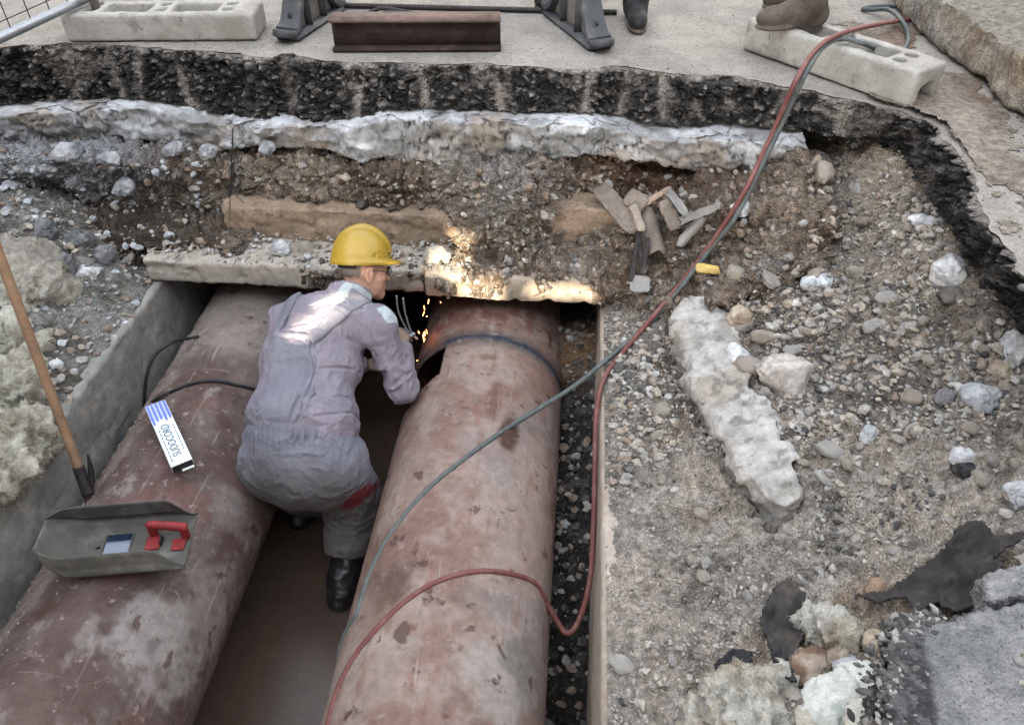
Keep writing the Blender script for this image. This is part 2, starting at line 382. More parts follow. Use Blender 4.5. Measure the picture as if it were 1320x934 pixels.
# ================================================================== THE SETTING
# added unseen wall behind the camera shades the pit; its openings shape the sun patches
BY = -5.0
shade_wall = tag(empty('light_blocker', (-3.5, BY, ROAD)), 'added unseen wall behind the viewer, its openings cut to shape the sun patches', 'light_blocker')
holes = []
for (xa, xb, za, zb, yy) in ((-1.26,-1.08,-.68,-.52,2.45), (-1.22,-1.0,-.52,-.43,2.45), (-1.18,-.93,-.43,-.36,2.45), (-1.12,-.86,-.36,-.28,2.45), (-.57,-.30,-.73,-.44,2.95), (-.24,.16,-.60,-.48,2.95), (-.64,-.42,-.58,-.36,3.2)):   # patches the sun reaches
    k_ = (BY-yy)/SUND[1]; holes.append((xa+SUND[0]*k_, xb+SUND[0]*k_, za+SUND[2]*k_, zb+SUND[2]*k_))
xc_ = sorted({-14., 10., *[h[0] for h in holes], *[h[1] for h in holes]}); zc_ = sorted({ROAD-.2, 8.5, *[h[2] for h in holes], *[h[3] for h in holes]})
parts_ = []
for i in range(len(xc_)-1):
    for j in range(len(zc_)-1):
        mx, mz = (xc_[i]+xc_[i+1])/2, (zc_[j]+zc_[j+1])/2
        if any(h[0] < mx < h[1] and h[2] < mz < h[3] for h in holes): continue
        parts_.append(box((mx, BY-.1, mz), (xc_[i+1]-xc_[i], .2, zc_[j+1]-zc_[j]), None, 0))
V, Fc = join(parts_); obj('wall', V, Fc, M['plaster'], shade_wall, False)

for xx, lb in ((-9.5, 'added plain wall on the left, out of the picture, narrowing the skylight'), (10.5, 'added plain wall on the right, out of the picture, narrowing the skylight')):
    sb = tag(empty('light_blocker', (xx, 6, ROAD)), lb, 'light_blocker'); V, Fc = box((xx, 6, 4.8), (.4, 22, 9.4), None, .02); obj('wall', V, Fc, M['plaster'], sb, False)  # added side walls, never in view: they leave mostly light from above

sb = tag(empty('light_blocker', (0, 19, ROAD)), 'added plain wall at the far end, out of the picture, cutting low skylight', 'light_blocker'); V, Fc = box((0.5, 19, 5.8), (24, .4, 11.4), None, .02); obj('wall', V, Fc, M['plaster'], sb, False)  # added far wall, unseen: blocks low sky light to deepen the crevices

# ---- outline of the pit at road level (photo points on the road plane)
EDGE_T = [(-140,50),(-60,55),(0,60),(60,57),(120,56),(200,62),(290,68),(345,74),(370,69),(430,79),(500,82),(560,82),(640,83),(745,90),(790,84),(850,93),(930,97),(1000,108),(1060,121),(1120,134),(1165,146),(1195,158),(1228,192),(1256,236),(1278,288),(1300,325),(1340,385),(1420,480)]
EDGE_B = [(-140,140),(-60,138),(0,134),(60,130),(120,125),(200,129),(290,146),(345,150),(370,151),(430,158),(500,139),(560,140),(640,141),(745,145),(790,148),(850,160),(930,158),(1000,164),(1060,172),(1120,182),(1150,187),(1168,200),(1190,236),(1216,275),(1244,316),(1264,350),(1300,392),(1370,480)]
top = np.array([at(*p, z=ROAD) for p in EDGE_T])
bot = []
for i, (p, q) in enumerate(zip(EDGE_B, top)):
    if i <= 17: bot.append(at(*p, y=q[1]-.035))
    else:
        f = min((i-17)/4, 1); b0 = at(*p, y=q[1]-.035); b1 = at(*p, z=ROAD-.17); bot.append(b0*(1-f)+b1*f)
bot = np.array(bot)
NU = 760
tD = even(cat_rom(top, 600), NU); sD = np.linspace(0, 1, NU)
def along(K):                                                     # resample a parallel polyline with the same parameter
    d = np.r_[0, np.cumsum(np.linalg.norm(np.diff(cat_rom(top, 600), axis=0), axis=1))]; d /= d[-1]
    K2 = cat_rom(K, 600); return np.stack([np.interp(sD, d, K2[:,k]) for k in range(3)], 1)
bD = along(bot)
jit = np.stack([fbm(np.c_[sD*95, sD*0, sD*0], 4, s=3)*.028, fbm(np.c_[sD*95, sD*0+9, sD*0], 4, s=5)*.028, fbm(np.c_[sD*60, sD*0+9, sD*0], 3, s=6)*.006-.002], 1)
tD = tD + jit
NV = 56
v = np.linspace(0, 1, NV)[None, :, None]
AV = (tD[:,None]*(1-v) + bD[:,None]*v)
out = np.cross(np.gradient(tD, axis=0), [0,0,1.]); out /= np.linalg.norm(out, axis=1)[:,None]      # towards the pit
# extend the layer: a lip under the road sheet and a tuck under its lower edge
flat = AV.reshape(-1, 3); vv = np.tile(v[0,:,0], NU); uu = np.repeat(np.arange(NU), NV)
wf = flat + .012*np.stack([fbm(flat*18+5*k,3,s=620+k) for k in range(3)],1)
f1, f2, idv = worley(wf*[26,26,36]); g1, g2, gid = worley(wf*[62,62,80], 40)
disp = (.5-f1)*.034 + (.5-g1)*.020 + fbm(flat*9, 3, s=2)*.040 + (idv-.5)*.026 + (gid-.5)*.012 - ss(.12,0,f2-f1)*.010
edge = ss(0, .07, vv)
drill = np.zeros(len(flat)); xs = [at(p, 100, y=3.45)[0] for p in (70, 122, 172, 215, 362, 470, 632, 762, 812, 850, 1010, 1075, 540)]
for k, xx in enumerate(xs):
    tilt = .06*math.sin(k*2.3); drill = np.maximum(drill, np.exp(-((flat[:,0]-xx-tilt*vv)/.020)**2))
disp = disp*(1-.75*drill) - drill*.012 + .012
flat2 = flat + out[uu]*(disp*edge)[:,None]*np.array([1,1,0]) + np.array([0,0,1.])*(fbm(flat*30,2,s=9)*.006*edge)[:,None]
black = C(.010,.010,.011); grey = C(.085,.083,.08); pale = C(.36,.33,.30)
n1 = fbm(flat*6, 4, s=11); n2 = fbm(flat*np.array([26,26,8]), 4, s=12)
colA = mixc(black, grey, ss(.45,.95,idv)*.5 + ss(.55,.9,gid)*.45)
colA = mixc(colA, pale, np.clip(ss(.10,.45,n1+.45*n2-(vv-.5)*.35)*.62 + drill*.85*ss(-.5,.2,n2) + ss(.12,.0,vv)*.55 + (gid>.90)*.6, 0, .9))
right = ss(NU*.70, NU*.78, uu)
colA = mixc(colA, black*.9, right*.6*(vv>.06))
# tuck-in rows
G = flat2.reshape(NU, NV, 3)
tuck = G[:, -1:] - out[:,None]*.16 + np.array([0,0,.0]); G = np.concatenate([G, tuck], 1)
cA = colA.reshape(NU, NV, 3); cA = np.concatenate([cA, cA[:, -1:]*.8], 1)
kind(obj('asphalt_layer', G.reshape(-1,3), grid_faces(NU, NV+1), M['asphalt_cut'], None, True, cA.reshape(-1,3)), 'structure')

# ---- road: one sheet out to the horizon with the pit cut out of it
ring = [tuple(p) for p in tD] + [(1.35,1.2,ROAD),(1.2,.5,ROAD),(.9,.12,ROAD),(-2.4,.1,ROAD),(-3.2,.6,ROAD),(-4.0,1.8,ROAD)]
bm = bmesh.new()
rv = [bm.verts.new((p[0], p[1], ROAD)) for p in ring]
es = [bm.edges.new((rv[i], rv[(i+1) % len(rv)])) for i in range(len(rv))]
bx = []
for s_ in (6., 600.):
    q = [bm.verts.new((a*s_+(-1 if s_ < 10 else 0), b*s_+(2.5 if s_ < 10 else 0), ROAD)) for a, b in ((-1,-1),(1,-1),(1,1),(-1,1))]
    bx.append(q)
    if s_ < 10: es += [bm.edges.new((q[i], q[(i+1) % 4])) for i in range(4)]
bmesh.ops.triangle_fill(bm, use_beauty=True, use_dissolve=False, edges=es)
for i in range(4): bm.faces.new((bx[0][i], bx[1][i], bx[1][(i+1)%4], bx[0][(i+1)%4]))
for f in bm.faces:
    if f.normal.z < 0: f.normal_flip()
me = bpy.data.meshes.new('road'); bm.to_mesh(me); bm.free(); me.materials.append(M['road'])
ro = bpy.data.objects.new('road', me); COL.objects.link(ro); ro['kind'] = 'structure'; ORI['road'] = np.zeros(3)

# ---- broken concrete base course under the asphalt
CT = [(-140,150),(-40,140),(0,136),(60,132),(120,128),(200,132),(290,146),(345,148),(390,152),(440,152),(500,142),(560,142),(640,143),(745,147),(790,150),(850,164),(930,164),(990,168),(1035,172)]
CB = [(-140,190),(-40,188),(0,178),(60,192),(120,180),(200,184),(290,192),(345,188),(390,192),(440,200),(500,204),(560,216),(640,212),(745,198),(790,202),(850,216),(930,220),(990,222),(1035,205)]
ct = np.array([at(*p, y=np.interp(p[0], [e[0] for e in EDGE_T], top[:,1])-.03) for p in CT])
cb = np.array([at(*p, y=np.interp(p[0], [e[0] for e in EDGE_T], top[:,1])-.10) for p in CB])
NU2, NV2 = 620, 50
a = cat_rom(ct, NU2); b = cat_rom(cb, NU2)
b = b + np.c_[np.zeros(NU2), np.zeros(NU2), fbm(np.c_[a[:,0]*5, a[:,0]*0, a[:,0]*0], 5, .6, s=31)*.055]
lip = a + np.array([0,-.10,-.014]); under = b + np.array([0,.30,.02])
lip = lip + np.c_[np.zeros(NU2), fbm(np.c_[a[:,0]*6, a[:,0]*0, a[:,0]*0], 4, s=32)*.06, np.zeros(NU2)]
prof = np.stack([a+np.array([0,.2,.004]), a, lip*.5+a*.5, lip, lip*.5+b*.5, b, b*.5+under*.5+np.array([0,0,.03]), under], 1)
_t = np.linspace(0, 7-1e-9, NV2); _i = _t.astype(int); _q = (_t-_i)[None,:,None]; GC = prof[:,_i]*(1-_q)+prof[:,_i+1]*_q
fl = GC.reshape(-1,3); vv = np.tile(np.linspace(0,1,NV2), NU2); Fq = grid_faces(NU2, NV2)
N = vnormals(fl, Fq)
wp = fl + .03*np.stack([fbm(fl*9+5*k,3,s=600+k) for k in range(3)],1)
f1, f2, idv = worley(wp*[7,9,13], 60); h1, h2, hid = worley(wp*[22,22,34], 64); cr = ss(.05,.0,f2-f1)*ss(-.1,.3,fbm(fl*3,2,s=61))
disp = fbm(fl*[4,4,8], 4, s=33)*.016 + (idv-.5)*.042 + (hid-.5)*.026 + ridged(fl*[14,14,22],3,s=34)*.008 + fbm(fl*50, 3, s=35)*.005 - cr*.022
fl2 = fl - N*0 + np.array([0,-1,0.25])*(disp*ss(.1,.3,vv))[:,None]
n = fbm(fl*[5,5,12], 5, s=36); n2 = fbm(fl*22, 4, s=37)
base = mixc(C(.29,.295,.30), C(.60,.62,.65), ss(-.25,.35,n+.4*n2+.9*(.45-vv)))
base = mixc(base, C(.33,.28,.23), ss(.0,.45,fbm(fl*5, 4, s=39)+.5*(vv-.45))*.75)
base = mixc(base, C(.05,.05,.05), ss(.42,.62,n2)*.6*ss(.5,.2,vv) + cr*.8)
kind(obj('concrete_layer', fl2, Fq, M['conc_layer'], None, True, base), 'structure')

# ---- back bank of soil: columns of (photo row, depth) points
COLS = [(-140,[(170,3.6),(235,3.45),(270,3.35),(300,3.2),(335,3.05),(370,2.9)]),
        (0,  [(160,3.58),(205,3.36),(245,3.34),(285,3.32),(325,3.12),(375,2.85)]),
        (60, [(170,3.60),(205,3.34),(243,3.36),(278,3.42),(318,3.18),(366,2.92)]),
        (130,[(165,3.62),(210,3.32),(243,3.40),(276,3.36),(308,3.12),(345,2.98)]),
        (215,[(172,3.62),(212,3.34),(244,3.42),(276,3.34),(306,3.12),(333,3.06)]),
        (290,[(178,3.60),(215,3.36),(246,3.36),(277,3.32),(308,3.13),(335,3.06)]),
        (380,[(178,3.58),(215,3.37),(246,3.31),(280,3.30),(318,3.23),(348,3.0)]),
        (470,[(184,3.56),(215,3.36),(246,3.30),(278,3.30),(318,3.23),(350,2.98)]),
        (560,[(190,3.55),(220,3.34),(250,3.29),(280,3.28),(320,3.21),(352,2.98)]),
        (625,[(188,3.50),(220,3.26),(255,3.18),(290,3.13),(322,3.10),(356,2.96)]),
        (690,[(180,3.50),(220,3.25),(252,3.20),(288,3.20),(322,3.14),(358,2.96)]),
        (745,[(180,3.55),(215,3.42),(245,3.36),(282,3.33),(318,3.20),(364,2.96)]),
        (810,[(185,3.56),(215,3.42),(245,3.34),(280,3.22),(320,3.08),(372,2.88)]),
        (880,[(198,3.55),(222,3.40),(250,3.25),(280,3.12),(315,2.98),(360,2.78)]),
        (960,[(205,3.48),(222,3.32),(245,3.15),(268,3.02),(300,2.88),(340,2.68)]),
        (1060,[(195,3.30),(212,3.14),(232,3.0),(255,2.88),(280,2.74),(310,2.6)])]
KS = np.array([[at(c, r, y=y) for r, y in rows] for c, rows in COLS])
NU3, NV3 = 560, 170
KS[13:,3,2] -= .05; KS[13:,4:,2] -= .12; KS[15,2,2] -= .06; KS = np.concatenate([KS, KS[-1:]+np.array([.12,-.02,-.22])]); KS = np.concatenate([KS, KS[:,-1:]+np.array([0,.03,-.13])], 1)
GS = cat_rom(KS, NU3); GS = np.stack([cat_rom(GS[i], NV3) for i in range(NU3)])
fl = GS.reshape(-1,3); vv = np.tile(np.linspace(0,1,NV3), NU3); Fq = grid_faces(NU3, NV3); N = vnormals(fl, Fq)
if N[:,1].mean() > 0: Fq = Fq[:, ::-1]; N = -N
f1, f2, idv = worley(fl*26, 70); g1, g2, gid = worley(fl*52, 75)
peb = np.clip(.62-f1, 0, 1)*(idv > .35); peb2 = np.clip(.6-g1, 0, 1)*(gid > .3)
big = fbm(fl*4.5, 4, s=71)
h1,h2,hid = worley(fl*11+.4*np.stack([fbm(fl*12+4*k,2,s=610+k) for k in range(3)],1), 66)
disp = big*.060 + (hid-.5)*.07*ss(.0,.10,h2-h1) - ss(.10,.0,h2-h1)*.022 + peb*.046 - ss(.12,0,f2-f1)*.010 + peb2*.024 - ss(.10,0,g2-g1)*.006 + ridged(fl*22,3,s=72)*.010 + fbm(fl*45, 3, s=73)*.008
fade = ss(0,.05,vv)*(1-.6*ss(.9,1,vv))
SOIL = fl + N*(disp*fade)[:,None]
n = fbm(fl*5, 4, s=76); n2 = fbm(fl*16, 4, s=78)
brown = C(.21,.16,.118); tan_ = C(.34,.28,.22); gr = C(.30,.29,.275); dk = C(.085,.065,.05); wh = C(.40,.40,.41)
cS = mixc(brown, tan_, ss(-.3,.4,n+.5*n2)); cS = mixc(cS, gr, np.clip(ss(.55,.9,idv)*.5*(peb>0.05)+ss(.6,.9,gid)*.35, 0, .8))
cS = mixc(cS, dk, ss(.05,.45,fbm(fl*3.3, 4, s=79))*.55)
gx = np.exp(-((fl[:,0]-at(645,240,y=3.2)[0])/.22)**2)*ss(.62,.3,vv); cS = mixc(cS, gr*1.15, np.clip(gx*.8,0,.8))
lw = ss(-1.75,-2.5,fl[:,0])*ss(.48,.2,vv); cS = mixc(cS, C(.42,.44,.47), np.clip(lw*ss(-.45,.1,n2+.3),0,.92))
rd = np.exp(-((fl[:,0]-at(830,210,y=3.4)[0])/.35)**2)*ss(.5,.2,vv); cS = mixc(cS, C(.17,.095,.06), np.clip(rd*.75,0,.75))
ld = np.exp(-((fl[:,0]+2.15)/.55)**2)*ss(.4,.52,vv)*ss(.98,.8,vv); cS = mixc(cS, C(.07,.055,.045), np.clip(ld*.75,0,.75))  # hollow under the left overhang: its shade painted into the soil colour
tp = ss(.09,.03,vv); cS = mixc(cS, gr, tp*.4)
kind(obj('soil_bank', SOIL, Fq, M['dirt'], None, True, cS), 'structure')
SOILN = N; SOILU = np.repeat(np.arange(NU3), NV3)/NU3; SOILV = vv

# ---- banks beside the duct: height fields through measured points
def rbf_field(ctrl, x0, x1, y0, y1, step):
    P = np.array([at(a, b, z=c) for a, b, c in ctrl]); n = len(P)
    def U(d): d = np.maximum(d, 1e-9); return d*d*np.log(d)
    D = np.linalg.norm(P[:,None,:2]-P[None,:,:2], axis=2); A = np.zeros((n+3, n+3)); A[:n,:n] = U(D) + np.eye(n)*.02
    A[:n,n] = 1; A[:n,n+1:] = P[:,:2]; A[n,:n] = 1; A[n+1:,:n] = P[:,:2].T
    wgt = np.linalg.solve(A, np.r_[P[:,2], 0, 0, 0])
    xs = np.arange(x0, x1, step); ys = np.arange(y0, y1, step); X, Y = np.meshgrid(xs, ys, indexing='ij'); q = np.c_[X.ravel(), Y.ravel()]
    z = wgt[n] + q@wgt[n+1:]
    for i in range(n): z += wgt[i]*U(np.linalg.norm(q-P[i,:2], axis=1))
    return xs, ys, q, z
class HF:
    def __init__(s, xs, ys, z): s.xs, s.ys, s.z = xs, ys, z.reshape(len(xs), len(ys))
    def __call__(s, x, y):
        fx = np.clip((np.asarray(x)-s.xs[0])/(s.xs[1]-s.xs[0]), 0, len(s.xs)-1.001); fy = np.clip((np.asarray(y)-s.ys[0])/(s.ys[1]-s.ys[0]), 0, len(s.ys)-1.001)
        i, j = fx.astype(int), fy.astype(int); a, b = fx-i, fy-j; z = s.z
        return (1-a)*(1-b)*z[i,j]+a*(1-b)*z[i+1,j]+(1-a)*b*z[i,j+1]+a*b*z[i+1,j+1]
RB = [(785,420,-.64),(783,600,-.645),(781,800,-.645),(779,934,-.645),(775,1100,-.645),(775,1400,-.645),
      (830,420,-.58),(850,600,-.60),(868,800,-.58),(890,934,-.55),(900,1100,-.52),
      (835,340,-.50),(880,300,-.42),(930,250,-.30),(1000,225,-.20),(1040,190,-.08),(1110,205,-.02),
      (950,350,-.38),(1050,330,-.24),(1130,280,-.10),(1190,265,.02),(1240,320,.04),
      (905,440,-.45),(1000,440,-.33),(1100,430,-.24),(1200,420,-.13),(1290,410,.0),
      (940,560,-.47),(1020,560,-.38),(1120,560,-.29),(1250,560,-.16),(1320,560,-.08),
      (960,690,-.52),(1050,680,-.40),(1150,650,-.28),(1300,650,-.12),
      (950,780,-.51),(1080,780,-.38),(1200,720,-.20),
      (930,900,-.51),(1050,900,-.40),(1150,850,-.26),(1220,790,-.16),(1280,900,-.05),(1320,760,-.02),(1450,600,.05),(1450,900,.05),(1200,1100,-.1)]
xs, ys, q, z = rbf_field(RB, .185, 2.1, -.1, 3.62, .0072)
z = np.minimum(z, .17)
P3 = np.c_[q, z]
away = ss(.2, .5, q[:,0])
w1, w2, wi = worley(P3*[22,22,22], 90); k1, k2, ki = worley(P3*45, 95); j1, j2, ji = worley(P3*90, 98)
rub = ss(-.25,.25, fbm(P3*2.2, 3, s=91) + ss(1.75,2.0,q[:,1])*.5 - .15)            # rubble versus trodden dust
HFz = z + fbm(P3*3.2, 5, s=92)*.115*away + ridged(P3*9,4,s=89)*.018*away + fbm(P3*14, 4, s=93)*.036*(.3+.7*away) + ridged(P3*38,3,s=88)*.011*(.4+.6*away) + (wi-.5)*ss(.0,.10,w2-w1)*.020*(1-rub)*away - ss(.5,.75,fbm(P3*4.2,4,s=87))*.05*away + np.clip(.6-w1,0,1)*.060*rub*(wi>.4)*away + np.clip(.6-k1,0,1)*.018*(.35+.65*rub) + np.clip(.55-j1,0,1)*.008
RBANK = HF(xs, ys, HFz)
n = fbm(P3*3.5, 4, s=94); n2 = fbm(P3*13, 4, s=96); n3 = fbm(P3*45, 3, s=97)
dust = C(.47,.41,.345); gdust = C(.33,.305,.27); ebr = C(.25,.18,.125); pal = C(.53,.50,.455); bl = C(.07,.068,.066)
cR = mixc(gdust, dust, ss(-.3,.3,n+.4*n2)); cR = mixc(cR, pal, ss(.10,.42,n2+.45*n3)*.7)
cR = mixc(cR, ebr, ss(.08,.42,fbm(P3*2.6,4,s=99)+.1*n2)*.55)
cR = mixc(cR, bl, ss(.25,.5,fbm(P3*7,4,s=101)+.3*n3)*.45*(.3+.7*rub)); cR = mixc(cR, gdust*.5, ss(.2,.45,n3-.4*n2)*.6)
eb = np.exp(-((q[:,0]-.75)/.30)**2-((q[:,1]-2.75)/.28)**2); cR = mixc(cR, C(.15,.095,.06), np.clip(eb*.8,0,.8))
cR = cR*(1-.30*rub*ss(1.5,1.8,q[:,1]))[:,None]; rt = ss(2.1,2.5,q[:,1])*ss(.95,1.15,q[:,0]); cR = mixc(cR, C(.40,.35,.29), rt*.6)
LP = [(864,420),(874,402),(905,396),(940,402),(958,428),(955,462),(985,505),(1004,548),(1016,590),(1032,628),(1030,655),(1008,668),(984,652),(958,622),(932,572),(908,528),(888,480),(872,448)]
_hs = HF(xs, ys, z); _t = np.arange(1, 5, .004)
def _hz0(px, py): P = CAM + ray(px, py)[None]*_t[:,None]; return P[np.argmax(P[:,2] < _hs(P[:,0], P[:,1]))]
lp3 = np.array([_hz0(*q_) for q_ in LP])
def poly_sdf(px, py, poly):
    d = np.full(np.broadcast(px, py).shape, 1e9); inside = np.zeros(d.shape, bool); n = len(poly)
    for i in range(n):
        a, b = poly[i], poly[(i+1)%n]; e = b-a; t = np.clip(((px-a[0])*e[0]+(py-a[1])*e[1])/(e@e), 0, 1)
        d = np.minimum(d, (px-a[0]-t*e[0])**2+(py-a[1]-t*e[1])**2)
        cond = ((a[1] <= py) != (b[1] <= py)) & (px < (b[0]-a[0])*(py-a[1])/((b[1]-a[1]) if abs(b[1]-a[1]) > 1e-9 else 1e-9)+a[0]); inside ^= cond
    return np.where(inside, -1, 1)*np.sqrt(d)
dlp = poly_sdf(q[:,0], q[:,1], lp3[:,:2])
xlf = np.interp(q[:,1], np.sort(lp3[[1,0,17,16,15,14,13,12,11],1]), lp3[[1,0,17,16,15,14,13,12,11],0][np.argsort(lp3[[1,0,17,16,15,14,13,12,11],1])]); tlp = np.clip((q[:,0]-xlf-.10)/.18, 0, 1)
HFz = HFz - .12*ss(.02,-.05,dlp)*(1-tlp) - .05*np.exp(-((dlp-.02)/.04)**2)*(q[:,0] < np.interp(q[:,1], [1.5,2.8], [.72,.55]))
RBANK = HF(xs, ys, HFz)
kind(obj('rubble_bank', np.c_[q, HFz], grid_faces(len(xs), len(ys)), M['dirt'], None, True, cR), 'structure')

LB = [(193,385,-.66),(150,440,-.66),(100,510,-.66),(38,590,-.66),(-60,720,-.66),(-200,900,-.66),
      (130,430,-.63),(150,385,-.60),(110,400,-.58),(60,430,-.56),(20,500,-.56),(-20,600,-.58),(120,350,-.53),(50,340,-.45),(0,330,-.38),(0,420,-.46),
      (-60,500,-.45),(-150,450,-.25),(-200,600,-.2),(-300,350,.1),(-400,600,.1),(-40,290,-.35),(0,280,-.30),(-300,900,-.4)]
xs2, ys2, q2, z2 = rbf_field(LB, -4.2, -2.0, .0, 3.62, .012)
z2 = np.minimum(z2, .17); P4 = np.c_[q2, z2]; aw = ss(-2.06,-2.35,q2[:,0])
w1, w2, wi = worley(P4*16, 110); k1, k2, ki = worley(P4*36, 112)
z2 = z2 + fbm(P4*4, 5, s=113)*.07*aw + np.clip(.6-w1,0,1)*.06*(wi>.3)*aw + np.clip(.6-k1,0,1)*.022*aw + fbm(P4*20,3,s=114)*.012
LBANK = HF(xs2, ys2, z2)
n = fbm(P4*5, 4, s=115); n2 = fbm(P4*17, 4, s=116)
cL = mixc(C(.13,.12,.105), C(.27,.265,.25), ss(-.3,.4,n+.5*n2)); cL = mixc(cL, C(.37,.37,.365), ss(.65,.9,wi)*.6)
kind(obj('spoil_bank', np.c_[q2, z2], grid_faces(len(xs2), len(ys2)), M['dirt'], None, True, cL), 'structure')

gx_ = np.arange(-2.3, 2.1, .008); gy_ = np.arange(-.1, 3.75, .008); GZ = np.full((len(gx_), len(gy_)), -9.)
si = np.clip(((SOIL[:,0]-gx_[0])/.008).astype(int), 0, len(gx_)-1); sj = np.clip(((SOIL[:,1]-gy_[0])/.008).astype(int), 0, len(gy_)-1); np.maximum.at(GZ, (si, sj), SOIL[:,2])
Gp = np.pad(GZ, 1, constant_values=-9.); GZ = np.maximum.reduce([Gp[a:a+GZ.shape[0], b:b+GZ.shape[1]] for a in range(3) for b in range(3)])
XX, YY = np.meshgrid(gx_, gy_, indexing='ij'); rbz = RBANK(XX.ravel(), YY.ravel()).reshape(XX.shape); GZ = np.maximum(GZ, np.where(XX > .19, rbz, -9.)); GZ[GZ < -5] = -1.5
GROUND = HF(gx_, gy_, GZ.ravel())
TT = np.arange(1., 6.5, .004)
def hz(px, py, lift=.0):
    """point where the line of sight meets the right bank or the soil bank"""
    P = CAM + ray(px, py)[None]*TT[:,None]; k = np.argmax(P[:,2] < GROUND(P[:,0], P[:,1])+lift); return P[k]
xs5 = np.arange(1.2, 4.0, .012); ys5 = np.arange(.6, 4.6, .012); X, Y = np.meshgrid(xs5, ys5, indexing='ij'); q5 = np.c_[X.ravel(), Y.ravel()]; P6 = np.c_[q5, q5[:,0]*0]
ed = np.interp(q5[:,1], tD[::-1,1][:NU*3//10], tD[::-1,0][:NU*3//10]); m5 = fbm(P6*2.2,5,s=640)+.25*ss(.9,.1,q5[:,0]-ed)-.12*ss(3.4,4.2,q5[:,1])
z5 = ROAD + .004 + .016*ss(.0,.5,m5) + .006*fbm(P6*30,3,s=641)*ss(.02,.2,m5)
Fq = grid_faces(len(xs5), len(ys5)); ok = np.all((m5 > -.02)[Fq], axis=1) & np.all((q5[:,0] > ed+.02)[Fq], axis=1); Fq = Fq[ok]; us = np.unique(Fq); mp = np.zeros(len(q5), int); mp[us] = np.arange(len(us))
cD = mixc(C(.27,.235,.195), C(.36,.32,.27), ss(-.3,.3,fbm(P6*6,4,s=642))); cD = mixc(cD, C(.20,.13,.095), ss(.1,.4,fbm(P6*2.5,4,s=643))*.6)
kind(obj('road_dirt', np.c_[q5, z5][us], mp[Fq], M['dirt'], None, True, cD[us]), 'structure')

# ---- duct: floor, muddy water, gravel washed in beside the right pipe
V, Fc = box((-.9, 2.0, -1.78), (2.6, 6.4, .1), None, 0); kind(obj('trench_floor', V, Fc, mat('mud', (.06,.045,.035), .9), None, False), 'structure')
xs3 = np.linspace(-2.1, .3, 60); ys3 = np.linspace(-1., 5.2, 120); X, Y = np.meshgrid(xs3, ys3, indexing='ij')
kind(obj('water', np.c_[X.ravel(), Y.ravel(), np.full(X.size, -1.55)], grid_faces(60, 120), M['water']), 'structure')
xs4 = np.arange(-.42, .26, .012); ys4 = np.arange(.9, 4.2, .012); X, Y = np.meshgrid(xs4, ys4, indexing='ij'); q4 = np.c_[X.ravel(), Y.ravel()]
z4 = np.interp(q4[:,1], [.9,1.35,1.7,2.2,2.7,3.0,3.3,4.2], [-1.75,-1.6,-1.38,-1.25,-1.15,-1.0,-.98,-.98]) + .10*ss(-.05,.2,q4[:,0])
P5 = np.c_[q4, z4]; w1, w2, wi = worley(P5*20, 120)
z4 = z4 + fbm(P5*5,4,s=121)*.06 + np.clip(.6-w1,0,1)*.04*(wi>.3)
GRAV = HF(xs4, ys4, z4)
lump = np.exp(-((q4[:,1]-3.0)/.13)**2); cG = mixc(np.tile(C(.045,.042,.04), (len(q4),1)), C(.24,.15,.09), np.clip(lump*1.2,0,.9)); cG = mixc(cG, C(.2,.195,.19), ss(.6,.9,wi)*.4)
kind(obj('washed_in_gravel', np.c_[q4, z4], grid_faces(len(xs4), len(ys4)), M['dirt'], None, True, cG), 'structure')

def concrete(name, c, half, h, mt, label, cat, amp=.006, chip=.012, ax=None, s=0, parent=None, group=None, r=.012, holes=None):
    half = np.array(half); ext = half if ax is None else np.abs(np.asarray(ax)).T@half
    fd = Field(np.array(c)-ext-.05, np.array(c)+ext+.05, h); fd.box(c, half, ax, r)
    for hfn in (holes or []): hfn(fd)
    V, Fc = fd.mesh(); N = vnormals(V, Fc)
    e = ridged(V*6, 3, s=s); V = V + N*(fbm(V*8, 4, s=s+1)*amp + fbm(V*35, 3, s=s+2)*amp*.5 - np.clip(e-.45,0,1)*chip)[:,None]
    return thing(name, V, Fc, mt, label, cat, group)
concrete('duct_wall', (-2.075, 1.95, -1.22), (.095, 2.35, .57), .016, M['conc_wall'], 'weathered grey concrete side wall of the duct beside the left pipe, its top broken', 'wall', .006, .02, s=200)
concrete('duct_wall', (.255, 1.95, -1.22), (.085, 2.35, .567), .016, mat('conc_wall_right', (.38,.33,.28), .9, .2, 8, .5, 60, .004, spots=[((.27,.22,.17),6,.5,.7)]), 'dusty tan concrete side wall of the duct under the right rubble bank', 'wall', .003, .006, s=210)
concrete('duct_wall', (-.9, 5.1, -1.2), (1.3, .08, .6), .03, M['conc_wall'], 'dark concrete end of the duct far behind the pipes under the cover slabs', 'wall', .004, .01, s=215)
# cover slabs left in place over the far end
sl_ = at(187,350,z=-.585); sm = at(547,365,z=-.585); sr = at(800,378,z=-.585)
def slab(a, b, th, s, label, mt, ov=0.):
    a = np.array(a); b = np.array(b); x = unit(b-a); x[2] = 0; ax = axes(x, (0,0,1)); L = np.linalg.norm(b-a); dep = .62
    c = (a+b)/2 + ax[1]*dep - ax[1]*ov; c[2] = WT + .006 + th/2
    return concrete('cover_slab', c, (L/2, dep, th/2), .009, mt, label, 'slab', .010, .03, ax, s, r=.016)
slab(sl_, sm-np.array([.004,0,0]), .125, 220, 'long grey concrete cover slab with gravel along its top, left of the yellow helmet', M['conc_slab'])
slab(sm+np.array([.004,0,0]), sr, .135, 230, 'tan concrete cover slab with a broken lower edge, right of the yellow helmet', mat('conc_slab_tan', (.32,.275,.225), .92, .22, 12, .9, 55, .008, spots=[((.29,.22,.16),7,.5,.7)]), .03)
